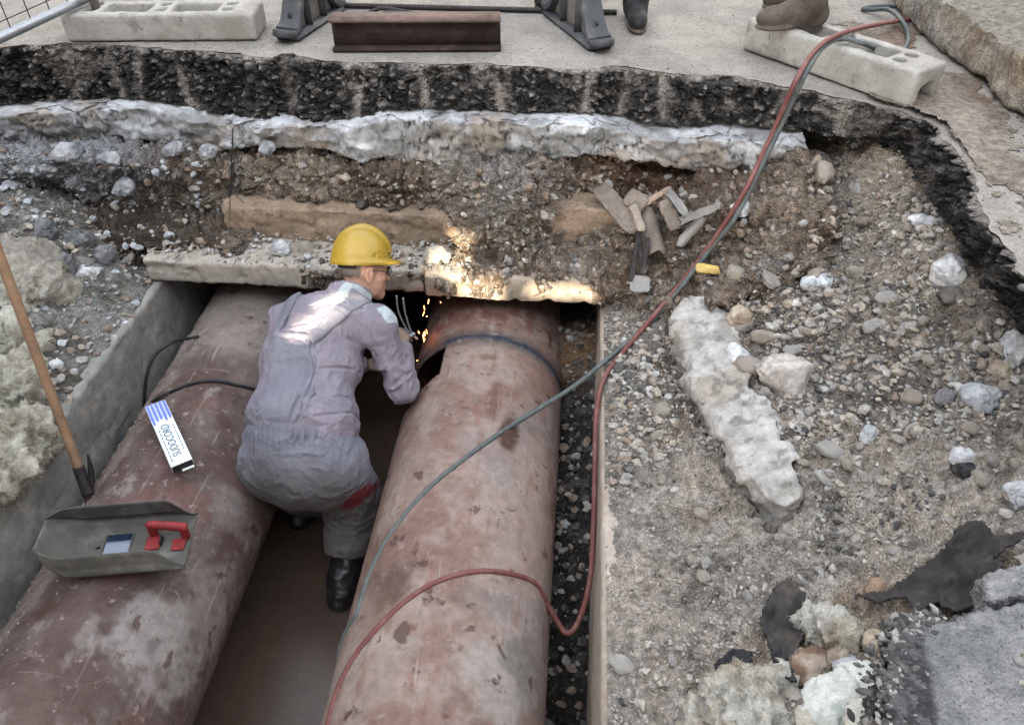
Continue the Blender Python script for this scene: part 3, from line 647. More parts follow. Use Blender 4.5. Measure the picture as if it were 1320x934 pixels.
# the buried kerbs showing in the bank
def kerb(p, q_, yy, zt, zb, s, label):
    a = at(*p, y=yy); b = at(*q_, y=yy); concrete('buried_kerb', ((a[0]+b[0])/2, yy+.09, (zt+zb)/2), (abs(b[0]-a[0])/2, .10, (zt-zb)/2), .011,
        mat('kerb_tan', (.27,.205,.15), .92, .25, 9, .9, 60, .008, spots=[((.14,.10,.075),5,.52,.66),((.30,.25,.20),14,.56,.7),((.12,.09,.07),40,.62,.68)]), label, 'kerb', .016, .03, s=s)
kerb((296,300), (622,300), 3.215, at(450,274,y=3.2)[2], -.62, 240, 'long tan buried kerb in the soil bank behind the yellow helmet')
kerb((703,292), (815,292), 3.235, at(750,270,y=3.22)[2], -.66, 245, 'short tan buried kerb in the soil bank left of the splintered wood')

# ================================================================== PIPES
def pipe(xc, zc, r, y0, y1, s, dirt, hole=None, xs_=0., res=.011):
    ny = int((y1-y0)/res); na = int(2*math.pi*r/res); Y = np.linspace(y0, y1, ny); A = np.linspace(0, 2*math.pi, na, endpoint=False)
    YY, AA = np.meshgrid(Y, A, indexing='ij'); YY, AA = YY.ravel(), AA.ravel()
    N = np.c_[np.cos(AA), np.zeros(len(AA)), np.sin(AA)]; cx = xc + xs_*(YY-2)
    V = np.c_[cx, YY, np.full(len(YY), zc)] + N*r
    i = np.arange(ny*na).reshape(ny, na); j = np.roll(i, -1, 1)
    Fc = np.stack([i[:-1], j[:-1], j[1:], i[1:]], -1).reshape(-1,4)
    return V, Fc, N, AA, YY
PR, PL = (-.36, -1.10, .36), (-1.58, -1.12, .36)
# right pipe
V, Fc, N, A, Y = pipe(*PR, -.4, 5.0, 0, 0)
up = np.clip(np.sin(A), 0, 1)
n = fbm(V*2.6, 5, s=300); n2 = fbm(V*9, 4, s=302); n3 = fbm(V*[30,7,30], 4, s=303)
c = mixc(C(.20,.125,.103), C(.27,.195,.166), ss(-.3,.3,n+.3*n2)); c = mixc(c, C(.31,.25,.22), ss(.0,.5,n2+.5*n+.25*up)*.6)
c = mixc(c, C(.24,.215,.205), ss(.1,.5,fbm(V*3.4,4,s=305)+.25*np.cos(A))*.55); c = mixc(c, C(.19,.085,.06), ss(.25,.55,n3+.35*n2)*.5)
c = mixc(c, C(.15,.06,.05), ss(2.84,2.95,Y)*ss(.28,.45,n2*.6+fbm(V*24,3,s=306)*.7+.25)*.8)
def blot(px, py, rx, ry, P=PR, rough=.5, s=0):
    p = at_pipe(px, py, *P); d = np.sqrt(((V[:,0]-p[0])/rx)**2+((V[:,1]-p[1])/ry)**2 + ((V[:,2]-p[2])/.25)**2); return ss(1.25,.55, d+rough*(fbm(V*11,4,s=310+s)+.5*fbm(V*45,3,s=312+s)))
c = mixc(c, C(.075,.035,.024), blot(655,562,.045,.12,rough=.3)*.95); c = mixc(c, C(.14,.07,.05), blot(636,520,.03,.12,rough=.5,s=2)*.6); c = mixc(c, C(.13,.06,.045), blot(625,462,.06,.03,s=3)*.6)
c = mixc(c, C(.12,.07,.055), blot(505,760,.07,.08,s=4)*.9); c = mixc(c, C(.11,.075,.065), blot(500,745,.1,.05,rough=.9,s=5)*.6)
c = mixc(c, C(.38,.35,.32), blot(520,830,.10,.05,rough=.9,s=6)*.5); c = mixc(c, C(.34,.32,.295), blot(640,880,.14,.16,rough=.8,s=7)*.6)
c = mixc(c, C(.13,.115,.105), blot(665,850,.07,.10,rough=1.,s=8)*.65); c = mixc(c, C(.14,.12,.11), blot(615,770,.12,.06,rough=1.,s=9)*.45)
c = mixc(c, C(.035,.035,.04), np.exp(-((Y-2.785-.01*n2)/.06)**2)*ss(-.8,.1,n2)*.85)
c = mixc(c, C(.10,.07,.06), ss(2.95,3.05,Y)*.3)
c = c*.86; disp = fbm(V*18,3,s=320)*.0012 + ss(.45,.7,fbm(V*28,3,s=321))*.002
V2 = V + N*disp[:,None]
aa = np.degrees(A)
hm = (Y < 2.765) & (Y > 2.46) & (aa > 119) & (aa < 195) & (aa > 119+np.clip(2.56-Y,0,1)*260)
keep = ~np.all(hm[Fc], axis=1)
rp = empty('heating_pipe', (PR[0], 2, PR[2]-PR[3 if False else 1] if False else PR[1]-.36)); tag(rp, 'dusty pinkish steel pipe with a dark weld ring, right of the worker', 'pipe')
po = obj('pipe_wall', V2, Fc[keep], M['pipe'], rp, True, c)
sm_ = po.modifiers.new('thickness', 'SOLIDIFY'); sm_.thickness = .012; sm_.offset = -1
# weld ring
t = np.linspace(0, 2*math.pi, 260); pts = np.c_[PR[0]+np.cos(t)*(.363), 2.785+fbm(np.c_[t*6,t*0,t*0],3,s=330)*.012, PR[1]+np.sin(t)*.361]
sel = (np.degrees(t) < 190) | (np.degrees(t) > 200)
Vt, Ft = tube(pts[np.degrees(t) < 122], .017, 8, smooth=False, n=400); Nr = Vt-np.c_[np.full(len(Vt),PR[0]),Vt[:,1],np.full(len(Vt),PR[1])]
Vt = Vt + unit([0,1,0])*(fbm(Vt*60,3,s=331)*.010)[:,None]
obj('weld_seam', Vt, Ft, M['weld'], rp)
Vt, Ft = tube(pts[(np.degrees(t) > 117) & (np.degrees(t) < 355)], .009, 8, smooth=False, n=500); obj('weld_seam', Vt, Ft, M['weld'], rp)
# left pipe, dirtier; its darker colour also paints in the shade of the trench
V, Fc, N, A, Y = pipe(*PL, -.6, 5.0, 0, 0)
n = fbm(V*2.6, 5, s=340); n2 = fbm(V*9, 4, s=342); n3 = fbm(V*26, 4, s=343); side = ss(.25,-.5,np.cos(A)*-1-.0)
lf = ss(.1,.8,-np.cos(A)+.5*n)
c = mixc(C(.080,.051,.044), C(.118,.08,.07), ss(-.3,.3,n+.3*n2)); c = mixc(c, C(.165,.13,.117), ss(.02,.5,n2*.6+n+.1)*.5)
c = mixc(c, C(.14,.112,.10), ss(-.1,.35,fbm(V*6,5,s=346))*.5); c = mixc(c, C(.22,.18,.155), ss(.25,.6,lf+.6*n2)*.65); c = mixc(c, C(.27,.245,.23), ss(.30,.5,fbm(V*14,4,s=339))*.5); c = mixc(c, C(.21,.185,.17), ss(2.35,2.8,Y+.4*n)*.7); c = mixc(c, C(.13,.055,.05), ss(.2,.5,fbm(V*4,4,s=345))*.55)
c = mixc(c, C(.34,.32,.31), blot(195,830,.13,.16,PL,.9,20)*.65); c = mixc(c, C(.27,.24,.225), blot(260,780,.10,.2,PL,1.,21)*.45); c = mixc(c, C(.24,.21,.20), blot(300,660,.07,.1,PL,.9,22)*.5)
c = mixc(c, C(.26,.22,.195), blot(300,430,.10,.12,PL,.8,23)*.45)
c = mixc(c, C(.06,.045,.04), np.clip(ss(.38,.6,fbm(V*[9,5,9],4,s=347))*.5,0,.6))
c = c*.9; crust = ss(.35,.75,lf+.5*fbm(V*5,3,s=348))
V2 = V + N*(crust*(.011*fbm(V*22,4,s=349)+.014*np.clip(.55-worley(V*48,350)[0],0,1)) + fbm(V*16,3,s=351)*.0015)[:,None]
lp = empty('heating_pipe', (PL[0], 2, PL[1]-.36)); tag(lp, 'dark red steel pipe crusted with dirt, left of the worker', 'pipe')
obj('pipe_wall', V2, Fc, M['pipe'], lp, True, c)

# ================================================================== STREET THINGS AT THE TOP
def block_holes(c, ax, L, H, Wd, holes, slots):
    def fn(fd):
        for (u, v_, r) in holes: fd.cap(c+ax[0]*u+ax[1]*v_-ax[2]*H, c+ax[0]*u+ax[1]*v_+ax[2]*H, r, r, 0, 's')
        for (u, v_, lu, lv) in slots: fd.box(c+ax[0]*u+ax[1]*v_+ax[2]*H*.62, (lu, lv, H*.62), ax, .008, 0, 's')
    return fn
def foot_block(a, b, H, Wd, label, s, lift=0, notch=False):
    """pierced concrete fence foot standing with its near bottom edge from a to b"""
    a = np.array(a); b = np.array(b); ax = axes(b-a, (0,0,1)); L = np.linalg.norm(b-a)
    c = (a+b)/2 + ax[1]*Wd/2 + ax[2]*(H/2+lift)
    hs = [(-L*.37,-Wd*.12,.028),(-L*.37,Wd*.26,.028),(0,-Wd*.16,.027),(0,Wd*.2,.027),(L*.35,-Wd*.16,.028),(L*.35,Wd*.22,.028)]
    sl2 = [(-L*.185,0,L*.12,Wd*.27),(L*.175,0,L*.12,Wd*.27)]
    f = [block_holes(c, ax, L, H, Wd, hs, sl2)]
    if notch: f.append(lambda fd: fd.box(c+ax[0]*L/2-ax[2]*H*.32, (.07, Wd*.22, H*.32), ax, .01, 0, 's'))
    f.append(lambda fd: fd.box(c-ax[0]*L/2-ax[2]*H*.3, (.05, Wd*.2, H*.3), ax, .01, 0, 's'))
    return concrete('concrete_block', c, (L/2, Wd/2, H/2), .008, M['conc_block'], label, 'concrete block', .003, .008, ax, s, r=.016, holes=f), c, ax, L
fb1, c1, ax1, L1 = foot_block(at(87,55,z=ROAD+.004), at(333,53,z=ROAD+.004), .125, .23, 'pale pierced concrete fence foot with a steel post in it, beside the grey tube', 400)
fb2, c2, ax2, L2 = foot_block(at(955,64,z=ROAD+.004), at(1168,141,z=ROAD+.004), .145, .225, 'pale pierced concrete fence foot under the brown boot, jutting over the pit edge', 410, notch=True)
# fence panel of steel tube and wire, top left
a = at(0, 49, z=ROAD+.16); b = at(104, 1, z=ROAD+.16); d = (b-a); P0 = a - d*.8; P1 = a + d*2.6
fp = tag(empty('wire_fence', (P0+P1)/2), 'galvanised fence panel of wires on a grey tube, in the upper left corner', 'fence')
V, Fc = tube([P0, P1], .021, 12, 24, False); obj('tube_frame', V, Fc, M['steel'], fp)
for e in (P0, P1):
    V, Fc = tube([e, e+np.array([0,0,1.7])], .021, 12, 10, False); obj('tube_frame', V, Fc, M['steel'], fp)
V, Fc = tube([P0+np.array([0,0,1.7]), P1+np.array([0,0,1.7])], .021, 12, 24, False); obj('tube_frame', V, Fc, M['steel'], fp)
Lp = np.linalg.norm(P1-P0); wv, wf = tube([(0,0,0),(0,0,1.66)], .0024, 5, 4, False)
wm = mesh('wire', wv, wf, M['rebar'])
for i in range(1, int(Lp/.125)):
    o = bpy.data.objects.new('wire', wm); COL.objects.link(o); o.parent = fp; o.location = P0 + unit(d)*.125*i + np.array([0,0,.02]) - (P0+P1)/2
for k in range(1, 8):
    V, Fc = tube([P0+np.array([0,0,.055+.2*(k-1)]), P1+np.array([0,0,.055+.2*(k-1)])], .0024, 5, 8, False); obj('wire', V, Fc, M['rebar'], fp)
pb = at(124, 11, z=ROAD+.125)
V, Fc = tube([pb-np.array([0,0,.10]), pb+np.array([0,0,1.7])], .021, 14, 12, False)
thing('fence_post', V, Fc, mat('post', (.12,.105,.09), .6, .3, 20, .3, 80, .002, metal=.3), 'worn steel fence post stuck in the concrete foot at upper left', 'post')
# barrier stands
def stand(near, far, label):
    near = np.array(near); far = np.array(far); dr = unit(far-near); L = np.linalg.norm(far-near); up = np.array([0,0,1.]); sd = np.cross(dr, up)
    root = tag(empty('barrier_stand', (near+far)/2), label, 'barrier stand', 'dark barrier stands on the road')
    mid = (near+far)/2; apex = mid + up*.46
    def bar(name, p, q_, wd, th, par=root, bev=.008):
        x = unit(q_-p); V, Fc = box((p+q_)/2, (np.linalg.norm(q_-p), wd, th), np.array([x, sd, np.cross(x, sd)]), bev, 2)
        return obj(name, V, Fc, M['plastic'], par)
    bar('base', near+up*.014-dr*.02, far+up*.014+dr*.02, .125, .026)
    for e, g in ((near, 1), (far, -1)):
        cv = [e+up*.045-dr*g*.005, e+up*.075+dr*g*.05, mid*.55+e*.45+up*.22, apex]; cv = cat_rom(cv, 14); vs_ = []
        for i, c_ in enumerate(cv):
            T_ = unit(cv[min(i+1,13)]-cv[max(i-1,0)]); nn = np.cross(T_, sd); wd = .118-.03*i/13
            for a_, b_ in ((-1,-1),(1,-1),(1,1),(-1,1)): vs_.append(c_+sd*a_*wd/2+nn*b_*.017)
        Fc = [(i*4+j, i*4+(j+1)%4, i*4+4+(j+1)%4, i*4+4+j) for i in range(13) for j in range(4)]+[(3,2,1,0),(52,53,54,55)]
        lg_ = obj('leg', np.array(vs_), Fc, M['plastic'], root, False); bv = lg_.modifiers.new('edges','BEVEL'); bv.width = .006; bv.segments = 2
        V, Fc = tube([e+up*.025-dr*g*.028, e+up*.055-dr*g*.02], .058, 16, 3, False); obj('foot', V, Fc, M['plastic'], root)
        p = cv[5]; nn = np.cross(unit(cv[6]-cv[4]), sd); nn = nn if nn.dot(CAM-p) > 0 else -nn
        V, Fc = tube([p+nn*.010, p+nn*.0195], .014, 14, 2, False); obj('bolt_hole', V, Fc, M['black'], lg_)
    for f in (.34,.66):
        p = near+dr*L*f; bar('rib', p+up*.02, p+up*(.46*min(f,1-f)*1.75), .095, .014, bev=.002)
    tri = [near+up*.03+dr*.04, far+up*.03-dr*.04, mid+dr*L*.12+up*.27, mid-dr*L*.12+up*.27]; V = np.array([t_+sd*s_ for s_ in (-.012,.012) for t_ in tri])
    obj('web', V, [(0,1,2,3),(7,6,5,4),(0,4,5,1),(1,5,6,2),(2,6,7,3),(3,7,4,0)], M['plastic_dusty'], root, False)
    bar('post', apex-up*.05, apex+up*.75, .085, .05)
stand(at(373,52,z=ROAD), at(430,15,z=ROAD), 'dark grey barrier stand by the left end of the rusty beam')
stand(at(772,64,z=ROAD), at(714,19,z=ROAD), 'dark grey barrier stand between the rusty beam and the black shoe')
# rusty beam: an I section lying on the road
a = at(429,69,z=ROAD); b = at(646,68,z=ROAD); ax = axes(b-a, (0,0,1)); L = np.linalg.norm(b-a); c = (a+b)/2 + ax[1]*.055
ib = tag(empty('steel_beam', c), 'short rusty steel I-beam lying on the road at the pit edge', 'beam')
for nm, off, sz in (('bottom_flange', .010, (L, .11, .018)), ('web', .075, (L-.004, .014, .113)), ('top_flange', .140, (L, .11, .018))):
    V, Fc = box(c + ax[2]*(off+.002), sz, ax, .004, 2); obj(nm, V, Fc, M['rust_top' if nm == 'top_flange' else 'rust'], ib)
# rebar and bent bar
def rebar(pts, r, label, name='rebar_rod', mt=None):
    V, Fc = tube(pts, r, 8, 220, False); cc = np.repeat(np.arange(220), 8); Vc = V[:1760].reshape(220, 8, 3).mean(1)[cc]
    V[:1760] += (V[:1760]-Vc)*(.12*(np.sin(cc*2.1) > 0))[:,None]
    return thing(name, V, Fc, mt or M['rebar'], label, 'steel rod')
rebar([at(432,7,z=ROAD+.014), at(560,10,z=ROAD+.014), at(795,16,z=ROAD+.014)], .013, 'long dark ribbed steel rod lying behind the rusty beam')
V, Fc = join([tube([at(474,18,z=ROAD+.02), at(494,11,z=ROAD+.045), at(530,17,z=ROAD+.03), at(568,26,z=ROAD+.015)], .0105, 8, 40),
              tube([at(483,24,z=ROAD+.02), at(499,16,z=ROAD+.045), at(535,20,z=ROAD+.04), at(560,25,z=ROAD+.03)], .0105, 8, 40)])
thing('tongs', V, Fc, M['rebar'], 'bent two-pronged steel tongs lying on top behind the rusty beam', 'tool')
# broken road slab, upper right
BOT = [(1146,-30),(1152,0),(1162,24),(1190,48),(1212,64),(1240,88),(1262,106),(1296,138),(1335,166),(1400,215)]
pb_ = np.array([at(*p, z=ROAD+.01) for p in BOT]); fd = Field(pb_.min(0)-np.array([.15,.15,.05]), pb_.max(0)+np.array([1.1,1.0,.35]), .014)
poly = np.concatenate([pb_[:,:2], [[pb_[-1,0]+.9, pb_[-1,1]], [pb_[-1,0]+.9, pb_[0,1]+.6], [pb_[0,0], pb_[0,1]+.6]]])
def prism(fd, poly, zb, zt, r=.01):
    def fn(X, Y, Z):
        d2 = poly_sdf(X+0*Y, Y+0*X, poly)+r; dz = np.maximum(zb-Z, Z-zt)+r
        return np.sqrt(np.maximum(d2,0)**2+np.maximum(dz,0)**2)+np.minimum(np.maximum(d2,dz),0)-r
    fd.add(fn, fd.lo, fd.lo+fd.h*np.array(fd.n), 0)
prism(fd, poly, ROAD+.012, ROAD+.20, .02)
V, Fc = fd.mesh(); N = vnormals(V, Fc); e = ridged(V*5,3,s=421)
V = V + N*(fbm(V*4,4,s=420)*.03 + fbm(V*16,4,s=422)*.014 - np.clip(worley(V*14,423)[0]-.2,0,1)*.016)[:,None]; V[:,2] = np.maximum(V[:,2], ROAD+.006)
n = fbm(V*7,4,s=424); tops = ss(.5,.9,N[:,2]); cc = mixc(C(.33,.27,.20), C(.44,.40,.34), ss(-.3,.3,n)); cc = mixc(cc, C(.28,.26,.23), tops*.9); cc = mixc(cc, C(.46,.45,.44), ss(.2,.45,fbm(V*3,4,s=425))*.5)
thing('broken_slab', V, Fc, M['dirt'], 'thick broken slab of old pavement with a pale fractured edge in the upper right corner', 'concrete slab', col=cc)
# asphalt left standing, lower right
AP = [(1150,1000),(1150,934),(1152,880),(1160,830),(1172,806),(1205,800),(1232,800),(1248,790),(1280,783),(1310,772),(1345,768),(1420,800),(1420,1000)]
za = .035; pa = np.array([at(*p, z=za)[:2] for p in AP]); fd = Field((pa[:,0].min()-.06, pa[:,1].min()-.06, za-.26), (pa[:,0].max()+.06, pa[:,1].max()+.06, za+.07), .0065)
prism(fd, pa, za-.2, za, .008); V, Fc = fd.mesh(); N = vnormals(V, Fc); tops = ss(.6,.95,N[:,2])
w1, w2, wi = worley(V*55, 430); disp = (.5-w1)*.022*(1-.75*tops) + fbm(V*14,4,s=431)*.014 + (wi-.5)*.006*(1-.6*tops)
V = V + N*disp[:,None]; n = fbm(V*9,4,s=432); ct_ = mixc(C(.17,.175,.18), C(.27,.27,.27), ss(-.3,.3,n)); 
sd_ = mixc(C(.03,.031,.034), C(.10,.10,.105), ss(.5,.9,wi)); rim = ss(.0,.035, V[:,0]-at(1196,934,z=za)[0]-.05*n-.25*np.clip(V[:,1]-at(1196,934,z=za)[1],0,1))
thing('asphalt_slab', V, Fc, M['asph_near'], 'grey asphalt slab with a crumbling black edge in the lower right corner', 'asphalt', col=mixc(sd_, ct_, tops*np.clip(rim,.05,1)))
_e = pa[1:6]; _g = np.random.default_rng(77); _k = _g.integers(0, 4, 900); _w = _g.random(900)[:,None]; _p = _e[_k]*(1-_w)+_e[_k+1]*_w + _g.normal(size=(900,2))*[.022,.016]; AEDGE = np.c_[_p, za-.005-.09*_g.random(900)**1.5*(_p[:,0] < _e[_k,0])]
AP2 = [(1264,742),(1290,735),(1330,722),(1400,720),(1400,766),(1340,764),(1305,768),(1276,776),(1272,760)]
pa = np.array([at(*p, z=za+.01)[:2] for p in AP2]); fd = Field((pa[:,0].min()-.05, pa[:,1].min()-.05, za-.12), (pa[:,0].max()+.05, pa[:,1].max()+.05, za+.06), .0065)
prism(fd, pa, za-.06, za+.012, .008); V, Fc = fd.mesh(); N = vnormals(V, Fc); w1, w2, wi = worley(V*55, 433); V = V + N*((.5-w1)*.012+fbm(V*12,4,s=434)*.012)[:,None]
thing('asphalt_slab', V, Fc, M['asph_near'], 'small grey asphalt piece cracked off behind the lower right asphalt slab', 'asphalt', col=mixc(C(.17,.175,.18), C(.29,.29,.29), wi))

# ================================================================== HOSES AND CABLES
H = lambda px, py, z: at(px, py, z=z)
def prl(pts): return [pr(*q_) for q_ in cat_rom(np.array(pts, float), len(pts)*4)]
pr = lambda px, py: at_pipe(px, py, PR[0], PR[1], PR[2]+.0115)
red = [H(1215,20,ROAD+.014), H(1166,26,ROAD+.03), H(1120,34,ROAD+.13), H(1078,46,ROAD+.20), H(1050,66,ROAD+.21), H(1028,100,ROAD+.17), at(1006,148,y=3.02), at(985,195,y=3.02), at(955,255,y=2.93), hz(905,330,.035), hz(850,398,.012), hz(806,450,.012), H(779,487,-.628), H(769,530,-.68), H(767,600,-.76), H(765,680,-.86), H(760,750,-.95), H(746,800,-1.03), H(731,816,-1.06), H(718,800,-1.04), *prl([(703,774),(690,752),(665,741),(620,736),(570,747),(520,777),(470,829),(440,878),(424,930),(416,985)])]
V, Fc = tube(red, .0105, 10, 420); thing('gas_hose', V, Fc, M['hose_red'], 'dusty red gas hose running down the bank and looping over the right pipe', 'hose')
grey = [H(1185,8,ROAD+.012), H(1150,8,ROAD+.012), H(1122,9,ROAD+.014), H(1112,12,ROAD+.014), H(1124,13,ROAD+.02), H(1146,13,ROAD+.05), H(1163,28,ROAD+.05), H(1171,48,ROAD+.014), H(1164,64,ROAD+.013), H(1140,66,ROAD+.08), H(1112,56,ROAD+.165), H(1084,50,ROAD+.172), H(1060,62,ROAD+.19), H(1040,92,ROAD+.18), at(1022,130,y=3.03), at(1003,170,y=3.02), at(975,228,y=2.98), at(945,285,y=2.90), hz(918,318,.03), hz(880,367,.012), hz(842,412,.014), H(800,448,-.60), H(745,494,-.665), H(705,520,-.70), *prl([(655,551),(600,590),(548,634),(505,686),(480,732),(466,772),(461,792)])]
_l = grey[-1]; _a0 = math.degrees(math.atan2(_l[2]-PR[1], _l[0]-PR[0]))
grey += [np.array([PR[0]+.372*math.cos(R(_q2)), _l[1]-.09*_i2/5, PR[1]+.372*math.sin(R(_q2))]) for _i2, _q2 in enumerate(np.linspace(_a0, 186, 7)) if _i2] + [np.array([PR[0]-.375, _l[1]-.12, -1.3]), np.array([PR[0]-.37, _l[1]-.13, -1.56])]
V, Fc = tube(grey, .0105, 10, 420); thing('gas_hose', V, Fc, M['hose_grey'], 'grey gas hose looping on the road and crossing slantwise over the right pipe', 'hose')
pl = lambda px, py, e=.008: at_pipe(px, py, PL[0], PL[1], PL[2]+e)
V, Fc = tube([pl(345,505), pl(310,497), pl(285,491), pl(255,492), pl(225,502), pl(200,515), H(188,526,-.98), H(182,545,-1.15)], .0075, 8, 90)
thing('cable', V, Fc, M['black'], 'black cable lying over the top of the left pipe beside the white box', 'cable')
V, Fc = tube([H(186,545,-1.12), H(186,515,-.93), H(190,480,-.80), H(200,457,-.74), H(222,441,-.72), pl(244,436,.03), pl(256,433,.012)], .008, 8, 90)
thing('cable', V, Fc, M['black'], 'black cable arching up between the duct wall and the left pipe', 'cable')

# ================================================================== THINGS ON THE LEFT PIPE
# box of welding rods
nl, nr_, fr, fl_ = [at(*p, z=-.700) for p in ((222,603),(246,590),(212,512),(187,527))]
c = (nl+nr_+fr+fl_)/4; fw = unit((fr+fl_)-(nl+nr_)); axb = axes(fw, (0,0,1)); Lb = np.linalg.norm((fr+fl_)/2-(nl+nr_)/2); Wb = .082
tilt = .06; axb[2] = unit(axb[2]+axb[1]*0); hb = .034
bx_ = tag(empty('electrode_box', c-axb[2]*hb), 'white and blue cardboard box with dark lettering lying on the left pipe', 'box')
V, Fc = box(c-axb[2]*hb/2, (Lb, Wb, hb), axb, .002); obj('carton', V, Fc, M['card'], bx_)
def flat(name, u0, u1, w0, w1, mt, e=.0012):
    p = [c+axb[0]*u+axb[1]*w_+axb[2]*e for u, w_ in ((u0,w0),(u1,w0),(u1,w1),(u0,w1))]; return obj(name, np.array(p), [(0,1,2,3)], mt, bx_, False)
flat('blue_print', Lb*.24, Lb*.495, -Wb*.49, Wb*.49, M['blue_pale'])
for k in range(5):
    w_ = (-.40+.2*k)*Wb; e_ = (.19,.17,.215,.2,.16)[k]; o = flat('rod_print', Lb*e_, Lb*.49, w_-Wb*.055, w_+Wb*.055, M['blue'], .0018)
for w_, a0, a1 in ((.33,-.44,.08), (-.36,-.33,.10)):
    for k in range(9): u = Lb*(a0+(a1-a0)*k/9); flat('small_print', u, u+Lb*(a1-a0)/9*.75, w_*Wb-.0016, w_*Wb+.0016, M['ink'], .0016)
tcv = bpy.data.curves.new('lettering', 'FONT'); tcv.body = 'SUDOCORD'; tcv.size = .044; tcv.align_x = 'CENTER'; tcv.align_y = 'CENTER'; tcv.extrude = .0003; tcv.space_character = 1.0
to = bpy.data.objects.new('lettering', tcv); COL.objects.link(to); dg = bpy.context.evaluated_depsgraph_get()
tm = bpy.data.meshes.new_from_object(to.evaluated_get(dg)); bpy.data.objects.remove(to)
tv = np.array([v.co[:] for v in tm.vertices]); tf = [list(p.vertices) for p in tm.polygons]
tv[:,0] *= (Lb*.50)/(tv[:,0].max()-tv[:,0].min()); off = c - axb[0]*Lb*.13 - axb[1]*Wb*.0
obj('lettering', off + tv[:,:1]*axb[0] + tv[:,1:2]*axb[1] + (tv[:,2:]+.0016)*axb[2], tf, M['ink'], bx_, False)
V, Fc = box(c-axb[0]*(Lb/2+.0015)-axb[2]*hb*.5, (.003, Wb*.95, hb*.92), axb, .0); obj('open_end', V, Fc, M['black'], bx_, False)
V, Fc = box(c-axb[0]*(Lb/2+.006)-axb[2]*hb*.9+axb[1]*-.015, (.014, Wb*.55, .003), axb, .0); obj('flap', V, Fc, M['card'], bx_, False)
# hand-held welding shield lying on its face
zc_ = -.725
pL = at(62,705,z=zc_+.03); pR = at(243,690,z=zc_+.03); xs_v = unit((pR-pL)*np.array([1,1,0])); axs = np.array([xs_v, np.cross([0,0,1.],xs_v), [0,0,1.]]); Ls = np.linalg.norm(pR-pL)
Ws = .235; hs_ = .105; org = pL.copy(); org[2] = zc_
nu, nw = 90, 71; U, W_ = np.meshgrid(np.linspace(0,1,nu), np.linspace(-1,1,nw), indexing='ij'); U, W_ = U.ravel(), W_.ravel()
lw_ = np.clip((.24-U)/.24, 0, 1); ww = np.clip((np.abs(W_)-.68)/.32, 0, 1)
rr_ = np.clip(np.sqrt(lw_**2.4+ww**2.2), 0, 1.15)
zz = hs_*np.clip(rr_,0,1.02)**1.35
tap = 1-.85*ss(.80,1.0,U)*ss(.3,1,np.abs(W_)); zz = zz*tap
halfw = Ws/2*(1-.06*(np.abs(W_) > .8))*(1-.45*np.clip((.22-U)/.22,0,1)**2.2)*(1-.0*U)
X_ = Ls*U; aw_ = np.abs(W_); Y_ = halfw*np.sign(W_)*np.where(aw_ < .74, aw_/.74, 1-.05*(aw_-.74)/.26)
Vs = org + X_[:,None]*axs[0] + Y_[:,None]*axs[1] + zz[:,None]*axs[2]
Fs = grid_faces(nu, nw); u_, w__ = U[Fs].mean(1), W_[Fs].mean(1)
hole = (u_ > .37) & (u_ < .56) & (w__ > -.20) & (w__ < .34)
sh = tag(empty('welding_shield', org+axs[0]*Ls/2), 'dark hand-held welding shield lying face down with a red handle inside', 'welding shield')
so_ = obj('shell', Vs, Fs[~hole], M['fiber'], sh); md = so_.modifiers.new('thickness','SOLIDIFY'); md.thickness = .004; md.offset = -1
def sp(u, w_, z): return org + axs[0]*Ls*u + axs[1]*Ws/2*w_ + axs[2]*z
fr_ = []
for (u0,u1,w0,w1) in ((.36,.57,.44,.49),(.36,.57,-.32,-.27),(.36,.37,-.27,.44),(.56,.57,-.27,.44)):
    fr_.append(box(sp((u0+u1)/2,(w0+w1)/2,.002), (Ls*(u1-u0), Ws/2*(w1-w0), .006), axs, .001))
V, Fc = join(fr_); wfr = obj('window_frame', V, Fc, M['fiber'], sh, False)
V, Fc = box(sp(.465,.05,-.0035), (Ls*.19, Ws*.40, .003), axs, 0); obj('window_glass', V, Fc, M['glass'], wfr, False)
V, Fc = box(sp(.475,.34,.0005), (Ls*.19, Ws*.10, .004), axs, 0); obj('window_holder', V, Fc, M['glass_dark'], wfr, False)
V, Fc = tube([sp(.71,.34,.052), sp(.74,.33,.056), sp(.95,.18,.056), sp(.985,.16,.052)], .0155, 14, 30); obj('handle', V, Fc, M['red'], sh)
for (u, w_) in ((.725,.32),(.965,.16)):
    V, Fc = box(sp(u,w_-.02,.027), (.026,.020,.052), axs, .003); obj('handle_bracket', V, Fc, M['red'], sh, False)
V, Fc = box(sp(.73,.0,.005), (.05,.055,.006), axs, .002); obj('handle_plate', V, Fc, M['red'], sh, False)
V, Fc = box(sp(.92,-.12,.005), (.045,.05,.006), axs, .002); obj('handle_plate', V, Fc, M['red'], sh, False)
V, Fc = box(sp(.79,.04,.010), (.006,.035,.02), axs, .001); obj('clip', V, Fc, M['black'], sh, False)
V, Fc = tube([sp(.32,.0,.004), sp(.345,.03,.004)], .004, 6, 4, False); obj('rivet', V, Fc, M['black'], sh)
